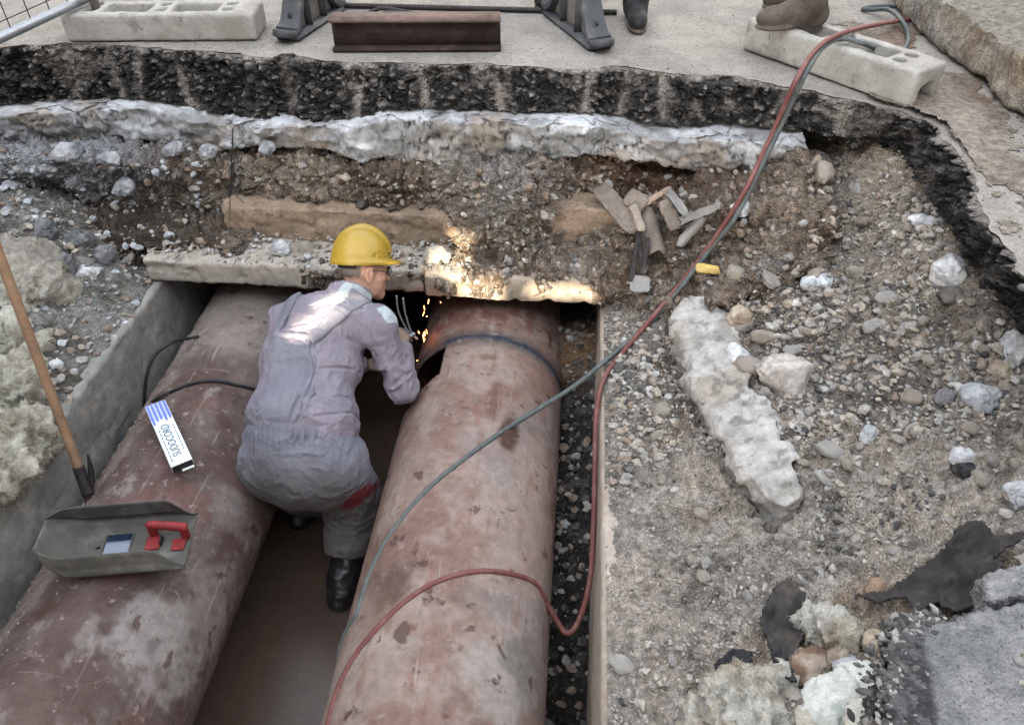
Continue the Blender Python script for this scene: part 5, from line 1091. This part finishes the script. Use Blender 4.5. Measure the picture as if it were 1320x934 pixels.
SH.ell(J['wr']+unit(J['wr']-J['er'])*.05, (.06,.06,.06), None, .0, 's'); SH.ell(J['wl']+unit(J['wl']-J['el'])*.05, (.055,.055,.055), None, .0, 's')
fdS = SH.d.copy(); V, Fc = SH.mesh(); V = relax(V, Fc, 1); V, Fc = subdiv(V, Fc); V = relax(V, Fc, 1); N = vnormals(V, Fc); arm = np.minimum(np.linalg.norm(V-J['er'],axis=1), np.linalg.norm(V-J['sr'],axis=1))
V = V + N*(folds(V, 910)*(.6+.9*ss(.22,.08,np.linalg.norm(V-J['er'],axis=1))+.5*ss(.2,.05,np.linalg.norm(V-J['waist']-lat*.1,axis=1))))[:,None]
V = V + N*(crease(V, [[(420,380,2.5),(400,392,2.47),(372,400,2.45)],[(425,396,2.45),(392,410,2.42),(362,414,2.4)],[(418,412,2.42),(380,425,2.38)],[(440,430,2.4),(470,445,2.4),(486,470,2.38)],[(400,470,2.25),(432,462,2.25),(462,480,2.25)],[(400,510,2.1),(440,490,2.15),(472,505,2.15)],[(396,535,2.05),(440,520,2.08),(478,522,2.08)],[(420,500,2.1),(455,508,2.1)]], .008, .0065) + crease(V, [[(496,402,2.52),(478,430,2.45),(470,480,2.35)]], .008, .009))[:,None]
q = V-J['pel']; ts = np.c_[q@lat, q@sp_]; bks = q@bk
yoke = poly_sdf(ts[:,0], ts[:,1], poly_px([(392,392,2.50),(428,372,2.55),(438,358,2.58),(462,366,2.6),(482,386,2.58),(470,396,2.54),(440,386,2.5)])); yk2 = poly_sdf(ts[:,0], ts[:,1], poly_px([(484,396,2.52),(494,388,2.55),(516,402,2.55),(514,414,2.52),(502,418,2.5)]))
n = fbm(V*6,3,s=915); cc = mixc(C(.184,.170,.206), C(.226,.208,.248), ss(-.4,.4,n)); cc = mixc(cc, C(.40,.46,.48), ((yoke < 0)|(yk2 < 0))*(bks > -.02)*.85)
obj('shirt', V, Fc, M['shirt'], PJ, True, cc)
OV = Field(lo, hi, .0062); OV.ell(J['pel'], (.240,.186,.20), tax, .05); OV.ell(J['waist']-sp_*.06, (.226,.172,.09), tax, .05)
for h_, k_, a_, e in (('hr','kr','ar',.56),('hl','kl','al',.5)):
    cuff = J[k_]*(1-e)+J[a_]*e; OV.cap(J[h_], J[k_], .135, .125, .07); OV.cap(J[k_], cuff, .120, .098, .06)
    ax_ = unit(J[a_]-J[k_])
    fn = lambda X, Y, Z, c0=cuff+ax_*.02, n0=ax_, k0=J[k_]: np.where((X-c0[0])**2+(Y-c0[1])**2+(Z-c0[2])**2 < .17**2, -((X-c0[0])*n0[0]+(Y-c0[1])*n0[1]+(Z-c0[2])*n0[2]), 1.)
    OV.add(fn, cuff-.17, cuff+.17, .0, 's')
def panel(pts, thick):
    P = poly_px(pts); G = [OV.lo[i]+OV.h*np.arange(OV.n[i]) for i in range(3)]
    X, Y, Z = np.meshgrid(*G, indexing='ij'); X = X-J['pel'][0]; Y = Y-J['pel'][1]; Z = Z-J['pel'][2]
    near = np.abs(fdS) < .05; out_ = np.full(fdS.shape, 9., np.float32); pts3 = np.c_[X[near], Y[near], Z[near]]
    p2 = poly_sdf(pts3@lat, pts3@sp_, P); out_[near] = np.maximum(np.maximum(fdS[near]-thick, p2), -(pts3@bk)-.0); return out_
pan = panel([(298,575,1.95),(300,545,1.97),(322,490,2.15),(344,432,2.37),(346,424,2.4),(396,427,2.36),(398,436,2.34),(388,500,2.1),(380,575,1.92)], .009)
st1 = panel([(383,436,2.33),(400,442,2.34),(440,410,2.45),(474,386,2.56),(458,374,2.6),(425,400,2.47)], .016); st2 = panel([(341,428,2.37),(350,430,2.38),(372,384,2.52),(378,372,2.6),(366,374,2.6)], .016)
flap = panel([(462,552,2.0),(480,548,2.02),(492,562,2.02),(488,588,2.02),(472,602,2.02),(478,580,2.02),(474,562,2.02)], .028)
belt = panel([(292,578,1.95),(292,556,1.97),(380,568,1.94),(490,545,1.95),(495,575,1.95),(380,590,1.9)], .012)
for a_ in (pan, st1, st2, flap): OV.d = np.minimum(OV.d, a_)
V, Fc = OV.mesh(); V = relax(V, Fc, 1); V, Fc = subdiv(V, Fc); V = relax(V, Fc, 1); N = vnormals(V, Fc); q = (V-J['pel'])@tax.T; ws = q[:,2]-((J['waist']-J['pel'])@sp_)+.03
gather = np.exp(-((ws+.05)/.055)**2)*np.sin(q[:,0]*230+5*fbm(V*8,2,s=921))*(.0015+.0035*ss(-.2,.3,fbm(V*7,2,s=922)))*(q[:,1] > -.05) - np.exp(-((ws-.0)/.012)**2)*.006
pl_ = np.exp(-((q[:,0]-.02+.12*(q[:,2]-.2)*0)/.05)**2)*ss(.10,.2,q[:,2])*ss(.42,.3,q[:,2])*np.sin(q[:,0]*150+q[:,2]*14)*.004
kn = np.exp(-(np.linalg.norm(V-(J['kr']*.55+J['ar']*.45),axis=1)/.13)**2)
V = V + N*(crease(V, [[(396,432,2.36),(388,500,2.1),(374,566,1.93)],[(388,470,2.2),(372,530,2.0),(362,566,1.93)],[(382,480,2.15),(366,525,2.0),(354,562,1.93)],[(375,500,2.1),(358,540,2.0)],[(386,510,2.05),(386,562,1.93)],[(350,432,2.36),(394,436,2.35)]], .017, .0065, False)+gather+pl_+folds(V,925)*(ws < .0)*.62+folds(V,925)*(ws >= 0)*.45+kn*ridged(V*np.array([5,5,24]),2,s=929)*.010)[:,None]
n = fbm(V*6,3,s=930); cc = mixc(C(.142,.145,.178), C(.178,.18,.216), ss(-.4,.4,n)); dirt = ss(-.04,-.30,ws+.08*n); cc = mixc(cc, C(.075,.068,.062), dirt*.85); cc = mixc(cc, C(.125,.108,.09), ss(.15,.5,fbm(V*9,4,s=931))*dirt*.5)  # legs darken downward: brownish dirt plus trench shade put into the colour
pc = at(470,634,y=2.09); e1 = unit(_r*.82+_u*.57); e2 = unit(np.cross(e1,_f)); dq = V-pc
cc = mixc(cc, C(.12,.016,.022), ss(1.15,.6,np.sqrt((dq@e1/.082)**2+(dq@e2/.030)**2)+.5*fbm(V*22,3,s=933))*(np.linalg.norm(dq,axis=1) < .2)*.9)
obj('overalls', V, Fc, M['shirt'], PJ, True, cc)
# rubber boots
def boot(ankle, knee, fdir, h, mt, parent, top=.5, sole=-1.55, w=1., L=.27, s=0, name='boot', shaft=True):
    f = unit([fdir[0], fdir[1], 0]); l = np.array([-f[1], f[0], 0]); a0 = np.array([ankle[0], ankle[1], sole+.05]); lo, hi = lim([ankle, knee, a0+f*L, a0-f*.08], .14); fd = Field(lo, hi, h)
    heel = a0-f*.045; toe = a0+f*(L-.10)
    fd.cap(heel+np.array([0,0,-.005]), a0+f*.05, .043*w, .043*w, .03); fd.ell(a0+f*(L-.135), (.095,.048*w,.046), np.array([f,l,[0,0,1]]), .04); fd.cap(heel+np.array([0,0,.0]), ankle+np.array([0,0,.03]), .045*w, .056*w, .05); fd.cap(a0+f*.06+np.array([0,0,.02]), ankle+f*.02, .04*w, .05*w, .06)
    if shaft: t_ = ankle*(1-top)+knee*top; fd.cap(ankle, t_, .056*w, .074*w, .04)
    for p, r_, ln in ((a0+f*(L-.145)*1.0, .050, .105), (heel+f*.01, .044, .05)): fd.ell(np.array([p[0],p[1],sole+.014]), (ln,r_*w,.018), np.array([f,l,[0,0,1]]), .004)
    fd.add(lambda X,Y,Z: -(Z-sole)+0*X+0*Y, fd.lo, fd.lo+fd.h*fd.n, 0, 'i')
    V, Fc = fd.mesh(); N = vnormals(V, Fc); V = V + N*(ridged(V*14,2,s=940+s)*.007*ss(sole+.05,sole+.12,V[:,2]))[:,None]
    cu = mixc(np.tile(C(.018,.018,.02) if not shaft else C(.085,.070,.058), (len(V),1)), C(.10,.085,.07), ss(sole+.030,sole+.022,V[:,2])*.8+ss(.1,.5,fbm(V*12,4,s=960))*.4)
    return obj(name, V, Fc, mt, parent, True, cu)
boot(J['ar'], J['kr'], (.30,.9), .008, M['rubber'], PJ, .55, -1.57, 1.05); boot(J['al'], J['kl'], (.1,.95), .009, M['rubber'], PJ, .55, -1.57, 1.05, s=3)
# hard hat
hc = J['hd']+hup*.040-hfw*.006; fd = Field(hc-.24, hc+.24, .0045); fd.ell(hc-hfw*.004, (.126,.108,.150), hax, 0); fd.ell(hc-hfw*.03, (.100,.098,.128), hax, .03)
ar_ = [hc+hfw*.118*math.cos(q_)+hup*.146*math.sin(q_) for q_ in np.radians(np.linspace(22,158,14))]
for i in range(13): fd.cap(ar_[i], ar_[i+1], .016, .016, .014)
pn = lambda X,Y,Z,o=0.: -((X-hc[0])*hup[0]+(Y-hc[1])*hup[1]+(Z-hc[2])*hup[2])+o
fd.ell(hc+hup*.004, (.136,.116,.013), hax, .012); fd.ell(hc+hfw*.085+hup*.002, (.085,.082,.011), hax, .012)
fd.add(lambda X,Y,Z: pn(X,Y,Z,-.008), fd.lo, fd.lo+fd.h*fd.n, 0, 'i'); fd.ell(hc, (.120,.100,.132), hax, 0, 's')
V, Fc = fd.mesh(); V = relax(V, Fc, 2); hat = obj('hard_hat', V, Fc, M['helmet'], PJ)
for t0, t1 in ((110,250),):
    a_ = np.radians(np.linspace(t0,t1,20)); P = [hc-hup*.016+hfw*.100*math.cos(q_)+hax[1]*.086*math.sin(q_) for q_ in a_]; V, Fc = tube(P, .0085, 8, 40); obj('headband', V, Fc, M['black'], hat)
# glasses
gp = []
for sgn in (1,-1):
    e = J['hd']+hfF*.100+fup*.004+fax[1]*sgn*.033; a_ = np.linspace(0,2*math.pi,18); ring_ = [e+fax[1]*math.cos(q_)*.026+fup*math.sin(q_)*.019 for q_ in a_]; gp.append(tube(ring_, .0018, 6, 30)); tm_ = J['hd']-hfF*.01+fup*.012+fax[1]*sgn*.086; gp.append(tube([e+fax[1]*sgn*.026, e+fax[1]*sgn*.045-hfF*.03, tm_], .0018, 6, 16))
    V, Fc = box(e, (.002,.050,.035), fax, .0); obj('lens', V, Fc, M['lens'], PJ)
gp.append(tube([J['hd']+hfF*.104+fup*.008+fax[1]*.008, J['hd']+hfF*.104+fup*.008-fax[1]*.008], .0018, 6, 6, False)); V, Fc = join(gp); obj('glasses_frame', V, Fc, M['black'], PJ)
# cutting torch in his right hand
tip = at_pipe(549,446,*PR[:2],PR[2]+.01); g0 = J['wr']+unit(J['wr']-J['er'])*.075+np.array([0,0,-.02])
tr = tag(empty('cutting_torch', g0), 'thin grey cutting torch in the worker\'s hand pointing at the pipe', 'cutting torch')
el_ = tip+np.array([-.10,.02,.085])
for nm, pts_, r_ in (('handle', [g0-np.array([.06,.04,.02]), g0+np.array([.05,.03,.02])], .012), ('tube', [g0+np.array([.05,.03,.02]), (g0+el_)/2+np.array([0,.0,.03]), el_], .005), ('nozzle', [el_, el_*.4+tip*.6], .007), ('tube', [g0+np.array([.03,.02,.01]), g0+np.array([-.02,.05,.12]), g0+np.array([-.03,.08,.2])], .005), ('tube', [g0+np.array([.04,.02,.01]), g0+np.array([.01,.05,.12]), g0+np.array([.0,.08,.19])], .005)):
    V, Fc = tube(pts_, r_, 8, 24); obj(nm, V, Fc, M['steel'], tr)
rr3 = np.random.default_rng(11); spk = []
for k in range(14):
    u_ = rr3.random()**1.5; p = tip+np.array([-.01,.0,.02])+np.array([rr3.normal()*.012+.02*u_, rr3.normal()*.02, .03+u_*.20]); d_ = unit(np.array([rr3.normal()*.25, rr3.normal()*.2, 1.])); L_ = .006+rr3.random()*.022; spk.append(tube([p, p+d_*L_], .0008+rr3.random()*.0009, 5, 3, False))
for k in range(7):
    p = tip+np.array([rr3.normal()*.10-.05, rr3.normal()*.06, rr3.normal()*.12]); spk.append(tube([p, p+unit(rr3.normal(size=3))*.006], .0013, 5, 3, False))
V, Fc = join(spk); kind(obj('sparks', V, Fc, M['spark']), 'stuff')

# ---------------------------------------------------------------- the people on the road (only their feet are in view)
def stander(fL, dL, fR, dR, face, label, shoe, trouser, jacket, solez, shaft=False, thick=1.):
    face = unit([face[0], face[1], 0]); l = np.array([-face[1], face[0], 0]); up = np.array([0,0,1.])
    root = tag(empty('person', ((fL[0]+fR[0])/2, (fL[1]+fR[1])/2, ROAD)), label, 'person')
    ank = [np.array(fL)+up*.10, np.array(fR)+up*.10]; pel = (ank[0]+ank[1])/2*np.array([1,1,0])+up*(ROAD+.93)-face*.03; hp = [pel+l*.09, pel-l*.09]
    kn_ = [ank[i]*.5+hp[i]*.5+face*.05 for i in (0,1)]; ch = pel+up*.38; nk = pel+up*.55; hd = pel+up*.70+face*.02; sh_ = [ch+l*.19+up*.09, ch-l*.19+up*.09]; elb = [s_-up*.29-face*.02+l*sg*.05 for s_, sg in zip(sh_,(1,-1))]; wr_ = [e-up*.22+face*.10 for e in elb]
    tx = np.array([l, face, up]); lo, hi = lim(ank+kn_+hp+sh_+elb+wr_+[hd], .2)
    def trunk(fd, g, armlen=1.):
        fd.ell(pel, (.17+g,.12+g,.13+g), tx, .05); fd.ell(pel+up*.2, (.155+g,.115+g,.17+g), tx, .06); fd.ell(ch, (.175+g,.12+g,.16+g), tx, .06)
        for i in (0,1): fd.cap(ch+up*.09, sh_[i], .07+g, .06+g, .05); fd.cap(sh_[i], elb[i], .05+g, .042+g, .03); fd.cap(elb[i], wr_[i], .042+g, .031+g, .03)
    def lg(fd, g):
        for i in (0,1): fd.cap(hp[i], kn_[i], .09+g, .062+g, .05); fd.cap(kn_[i], ank[i], .06+g, .043+g, .04)
    fd = Field(lo, hi, .0095); trunk(fd, -.012); lg(fd, -.012); fd.cap(nk-up*.05, hd-up*.05, .058, .055, .03); head(fd, hd, face, up)
    for i in (0,1): hand(fd, wr_[i], face*.3-up, -l*(1,-1)[i], face, .35, .0105)
    V, Fc = fd.mesh(); cc = np.tile(C(.42,.25,.18), (len(V),1)); hq = (V-hd)@axes(face, up).T; cc[(np.linalg.norm(hq,axis=1) < .17) & ((hq[:,2] > .06) | ((hq[:,0] < -.03) & (hq[:,2] > -.03)))] = (.03,.025,.02); obj('body', V, Fc, M['skin'], root, True, cc)
    fd = Field(lo, hi, .012); trunk(fd, .012)
    for i in (0,1): fd.ell(wr_[i]-up*.07+face*.03, (.07,.07,.06), None, 0, 's')
    V, Fc = fd.mesh(); N = vnormals(V, Fc); V = V+N*(ridged(V*9,3,s=950)*.006)[:,None]; obj('jacket', V, Fc, jacket, root)
    fd = Field(lo, hi, .0105); fd.ell(pel, (.185,.135,.14), tx, .05)
    for i in (0,1):
        en = ank[i]*.82+kn_[i]*.18 if not shaft else ank[i]*.5+kn_[i]*.5
        fd.cap(hp[i], kn_[i], .10*thick, .078*thick, .05); fd.cap(kn_[i], en, .075*thick, .066*thick if not shaft else .058, .04)
        if not shaft: fd.add(lambda X,Y,Z,a=ank[i]: Z-(a[2]-.025)+0*X+0*Y, np.array([ank[i][0]-.12,ank[i][1]-.12,ank[i][2]-.2]), ank[i]+np.array([.12,.12,-.0]), 0, 'none') if False else None
    V, Fc = fd.mesh(); N = vnormals(V, Fc); V = V+N*(ridged(V*10,3,s=955)*.007)[:,None]
    obj('trousers', V, Fc, trouser, root)
    for i, (d_, sz) in enumerate(((dL, solez[0]), (dR, solez[1]))): boot(ank[i], kn_[i], d_, .0075, shoe, root, .5, sz, 1.0, .285, 10*i+7, 'boot' if shaft else 'shoe', shaft)
    return root
pf = at(818,34,z=ROAD); pf2 = at(714,7,z=ROAD); 
stander(pf2+np.array([0,.10,0]), (-.3,-.9), pf+np.array([.0,.10,0]), (.05,-1), (-.2,-1), 'person in dark trousers and black shoes standing behind the right barrier stand', M['leather'], mat('trouser_navy', (.035,.038,.05), .9, .2, 20, .4, 150, .002), mat('jacket_navy', (.04,.045,.06), .9, .2, 20, .4, 150, .002), (ROAD, ROAD))
q1 = at(1036,37,z=ROAD+.15); q2 = at(1020,12,z=ROAD)
stander(q2+np.array([.06,.08,0]), (-.8,-.4), q1+np.array([.01,.04,0]), (-.95,-.35), (-.8,-.5), 'person in muddy brown boots with one boot on the pierced concrete foot', M['leather'], mat('trouser_brown', (.10,.08,.065), .9, .25, 18, .4, 150, .002), mat('jacket_grey', (.12,.12,.12), .9, .2, 20, .4, 150, .002), (ROAD, ROAD+.149), True)

# ================================================================== LOOSE STONES
def ico(sub):
    bm = bmesh.new(); bmesh.ops.create_icosphere(bm, subdivisions=sub, radius=1); V = np.array([v.co[:] for v in bm.verts]); Fc = np.array([[v.index for v in f.verts] for f in bm.faces]); bm.free(); return V, Fc
I1, F1_ = ico(1); I2, F2_ = ico(2); I3, F3_ = ico(3)
PAL = dict(dust=(C(.30,.275,.245), C(.40,.37,.33)), dustg=(C(.22,.21,.20), C(.33,.315,.295)), tan=(C(.29,.25,.205), C(.39,.35,.295)), white=(C(.36,.35,.335), C(.48,.47,.45)), grey=(C(.25,.24,.225), C(.35,.335,.31)), black=(C(.05,.05,.05), C(.12,.115,.11)), brown=(C(.19,.15,.12), C(.27,.22,.18)), blue=(C(.30,.32,.345), C(.46,.48,.50)))
def randrot(n, g):
    q = g.normal(size=(n,4)); q /= np.linalg.norm(q,axis=1)[:,None]; w_,x,y,z = q.T
    return np.stack([1-2*(y*y+z*z),2*(x*y-z*w_),2*(x*z+y*w_),2*(x*y+z*w_),1-2*(x*x+z*z),2*(y*z-x*w_),2*(x*z-y*w_),2*(y*z+x*w_),1-2*(x*x+y*y)],-1).reshape(n,3,3)
def stones(name, P, rad, cls, prob, B, BF, s, smooth=True, flat=.72):
    g = np.random.default_rng(s); n = len(P); k = 9; bank = [facet(B, 8, .50, .86, s+50+i)*(1+.24*fbm(B*1.3+20*i, 3, s=s+i)[:,None]+.10*fbm(B*3.5+9*i,2,s=s+i)[:,None]) for i in range(k)]
    sh = g.integers(0,k,n); sc = np.stack([g.uniform(.8,1.3,n), g.uniform(.65,1.,n), g.uniform(.5,.85,n)],1)*rad[:,None]; Rm = randrot(n, g)
    base = np.array(bank)[sh]*sc[:,None,:]; V = np.einsum('nij,nvj->nvi', Rm, base); V[:,:,2] *= flat; V = V + P[:,None,:]
    pick = g.choice(len(cls), n, p=np.array(prob)/sum(prob)); t = g.random(n); cc = np.array([PAL[cls[a]][0]*(1-b)+PAL[cls[a]][1]*b for a, b in zip(pick, t)])
    Fc = (BF[None]+(np.arange(n)*len(B))[:,None,None]).reshape(-1,3)
    return kind(obj(name, V.reshape(-1,3), Fc, M['stone'], None, smooth, np.repeat(cc, len(B), 0)), 'stuff')
g = np.random.default_rng(21)
def rubd(x, y): P = np.c_[x, y, RBANK(x, y)]; return ss(-.25,.25, fbm(P*2.2, 3, s=91)+ss(1.75,2.0,y)*.5-.15)
# fine and medium gravel on the right bank
n = 16000; x = .19+g.random(n)*1.75; y = .55+g.random(n)*2.85; keep = g.random(n) < (poly_sdf(x,y,lp3[:,:2]) > -.03)*(.10+.12*(y > 1.75)+.78*rubd(x,y)*ss(1.45,1.8,y)); x, y = x[keep], y[keep]; r_ = .004+.008*g.random(len(x))**2.2
stones('gravel', np.c_[x, y, RBANK(x,y)+r_*.15], r_, ['tan','white','grey','black','brown'], [.32,.14,.32,.10,.12], I1, F1_[:], 1000, False)
n = 12000; x = .21+g.random(n)*1.75; y = .6+g.random(n)*2.8; keep = g.random(n) < (poly_sdf(x,y,lp3[:,:2]) > .0)*ss(-.45,.15,fbm(np.c_[x*6,y*6,x*0],3,s=1091))*(.015+.08*(y > 1.75)+.90*rubd(x,y)**1.3*ss(1.5,1.85,y)); x, y = x[keep], y[keep]; r_ = .008+.018*g.random(len(x))**2.2
stones('gravel', np.c_[x, y, RBANK(x,y)+r_*.1], r_, ['tan','white','grey','black','brown'], [.34,.10,.32,.10,.14], I2, F2_, 1010, False)
n = 9000; x = .2+g.random(n)*1.5; y = .55+g.random(n)*1.5; cl_ = fbm(np.c_[x*5,y*5,x*0],3,s=1090); keep = cl_ > g.random(n)*.5-.25; x, y = x[keep], y[keep]; r_ = .003+.009*g.random(len(x))**2.5
stones('dirt_crumbs', np.c_[x, y, RBANK(x,y)+r_*.05], r_, ['dust','dustg'], [.6,.4], I1, F1_, 1005, False)
n = 2600; x = .24+g.random(n)*1.6; y = .6+g.random(n)*2.3; cl_ = fbm(np.c_[x*3.5,y*3.5,x*0],3,s=1093); keep = (cl_ > .12+.25*g.random(n)) & (poly_sdf(x,y,lp3[:,:2]) > .01) & (y < 2.0); x, y = x[keep], y[keep]; r_ = .007+.022*g.random(len(x))**2.2
stones('dirt_clods', np.c_[x, y, RBANK(x,y)-r_*.1], r_, ['dust','dustg'], [.6,.4], I2, F2_, 1006, False)
n = 5000; x = .5+g.random(n)*1.4; y = 1.2+g.random(n)*1.9; cl_ = fbm(np.c_[x*3.2,y*3.2,x*0],3,s=1094); keep = cl_ > .20+.2*g.random(n); x, y = x[keep], y[keep]; r_ = .004+.012*g.random(len(x))**2
stones('asphalt_crumbs', np.c_[x, y, RBANK(x,y)+r_*.3], r_, ['black'], [1.], I2, F2_, 1007, False)
# stones stuck in the soil bank
m = np.where((SOILV > .06) & (SOILV < .97))[0]; pick = g.choice(m, 2600); r_ = .006+.022*g.random(2600)**2.4
lf_ = SOIL[pick][:,0] < -1.75
stones('embedded_stones', (SOIL[pick]-SOILN[pick]*(r_*.25)[:,None])[~lf_], r_[~lf_], ['tan','dustg','brown','grey'], [.20,.15,.55,.10], I2, F2_, 1020, False, .85)
stones('embedded_stones', (SOIL[pick]-SOILN[pick]*(r_*.25)[:,None])[lf_], r_[lf_]*1.25, ['grey','blue','brown'], [.45,.3,.25], I2, F2_, 1025, False, .85)
# crumbs along the tops of the cover slabs
n = 900; u_ = g.random(n); P = sl_*(1-u_)[:,None]+sr*u_[:,None]; P[:,1] += .012+g.random(n)**1.3*.23; r_ = .005+.013*g.random(n)**2; P[:,2] = np.where(P[:,0] < sm[0], WT+.134, WT+.144)+(P[:,1]-3.05)*.12+r_*.3
stones('gravel', P, r_, ['tan','grey','white','blue','brown'], [.26,.32,.10,.16,.16], I2, F2_, 1030, False)
# left spoil
n = 2600; x = -3.3+g.random(n)*1.3; y = 1.2+g.random(n)*2.2; r_ = .005+.025*g.random(n)**2.6
stones('gravel', np.c_[x, y, LBANK(x,y)+r_*.1], r_, ['grey','blue','brown','tan'], [.45,.2,.25,.1], I2, F2_, 1040, False)
# dark gravel beside the right pipe
n = 420; x = -.02+g.random(n)*.2; y = 1.3+g.random(n)*1.9; r_ = .005+.026*g.random(n)**2.6
stones('gravel', np.c_[x, y, GRAV(x,y)+r_*.2], r_, ['grey','black','brown'], [.25,.5,.25], I2, F2_, 1050, False)
# dirt crumbs on the left pipe and on the road edge
n = 500; a_ = np.radians(95+g.random(n)**.7*75); y = .9+g.random(n)*1.6; r_ = .002+.005*g.random(n)**2; stones('dirt_crumbs', np.c_[PL[0]+np.cos(a_)*(PL[2]+.004), y, PL[1]+np.sin(a_)*(PL[2]+.004)], r_, ['brown','grey','tan'], [.5,.3,.2], I1, F1_, 1060, False)
stones('asphalt_crumbs', AEDGE, .004+.011*g.random(900)**2, ['black','black','dustg'], [.5,.3,.2], I2, F2_, 1065, False)
n = 2200; x = -3.2+g.random(n)*5.6; y = 3.3+g.random(n)*2.6; ey = np.interp(x, tD[:NU*7//10,0], tD[:NU*7//10,1]); y = ey+.03+g.random(n)**2*1.8; r_ = .002+.006*g.random(n)**3; mk = x < 1.0
xr = 1.30+g.random(n)*.8; yr = 1.5+g.random(n)*1.9; mk2 = xr > np.interp(yr, tD[::-1,1][:NU*3//10], tD[::-1,0][:NU*3//10])+.03
stones('dirt_crumbs', np.r_[np.c_[x,y,np.full(n,ROAD)][mk], np.c_[xr,yr,np.full(n,ROAD)][mk2]], np.r_[r_[mk], .003+.007*g.random(mk2.sum())**3], ['grey','tan','white','black'], [.4,.3,.15,.15], I1, F1_, 1070, False)
# the stones one can pick out, each its own object
LAB = dict(tan=('small rounded tan pebble lying loose in the rubble right of the duct','loose tan pebbles'), white=('small whitish chip of broken concrete lying loose in the rubble','loose whitish chips'),
           grey=('small grey stone lying loose in the rubble right of the duct','loose grey stones'), black=('small black crumb of asphalt lying loose in the rubble','loose asphalt crumbs'))
shapes = {}
for ci, cn in enumerate(LAB):
    for i in range(7):
        B = I3; amp = (.20,.34,.28,.34)[ci]; V = B*(1+amp*fbm(B*1.1+31*i+7*ci,3,s=1100+i)[:,None]+.12*fbm(B*3.2+5*i,3,s=1110+i)[:,None])
        V = V - V/np.linalg.norm(V,axis=1)[:,None]*(worley(V*1.3+3*i,1120)[0]*(.20 if cn == 'tan' else .30)+.10*ridged(V*2.6+7*i,3,s=1125)+.5*(worley(V*2.4+5*i,1127)[2]-.5)*.16)[:,None]
        t_ = .15+.7*((i*37)%7)/7; V = facet(V, 7 if cn == 'tan' else 11, *((.62,.95) if cn == 'tan' else (.50,.82)), 1140+13*i+ci)*(1+.03*fbm(B*9,3,s=1150+i)[:,None]); c0 = PAL[cn][0]*(1-t_)+PAL[cn][1]*t_; nn = fbm(V*2.5,3,s=1130+i)
        shapes[cn,i] = mesh('stone', V, F3_, M['stone'], True, mixc(mixc(c0*.85, c0*1.12, ss(-.3,.3,nn)), C(.36,.33,.295), ss(.2,.8,V[:,2]+.5*nn)*.55))
zones = [((895,1320),(345,560),150), ((900,1320),(400,480),45), ((990,1320),(540,650),35), ((860,1320),(650,780),12), ((795,880),(420,930),16), ((930,1200),(205,345),14)]
cnt = 0; used = []
for (xa,xb),(ya,yb),num in zones:
    k = 0; tries = 0
    while k < num and tries < num*8:
        tries += 1; px, py = g.uniform(xa,xb), g.uniform(ya,yb); pr_ = 5+16*g.random()**2.6
        if any((px-a)**2+(py-b)**2 < (pr_+c_)**2*.8 for a,b,c_ in used): continue
        p = hz(px, py)
        if poly_sdf(np.array([p[0]]), np.array([p[1]]), lp3[:,:2])[0] < .01 and g.random() < .93: continue
        if p[0] > 1.95 or p[1] > 3.3 or rubd(np.array([p[0]]),np.array([p[1]]))[0] < .25 and g.random() < .6: continue
        cn = g.choice(['tan','white','grey','black'], p=[.56,.16,.20,.08]); dep = np.dot(p-CAM,_f); a = pr_*dep/F
        o = bpy.data.objects.new('stone', shapes[cn, int(g.integers(0,7))]); COL.objects.link(o); o.location = p+np.array([0,0,a*g.uniform(-.05,.22)])
        o.scale = (a*g.uniform(.95,1.35), a*g.uniform(.75,1.), a*g.uniform(.55,.8)); o.rotation_euler = (g.normal()*.35, g.normal()*.35, g.uniform(0,6.3))
        tag(o, LAB[cn][0], 'stone', LAB[cn][1]); used.append((px,py,pr_)); k += 1
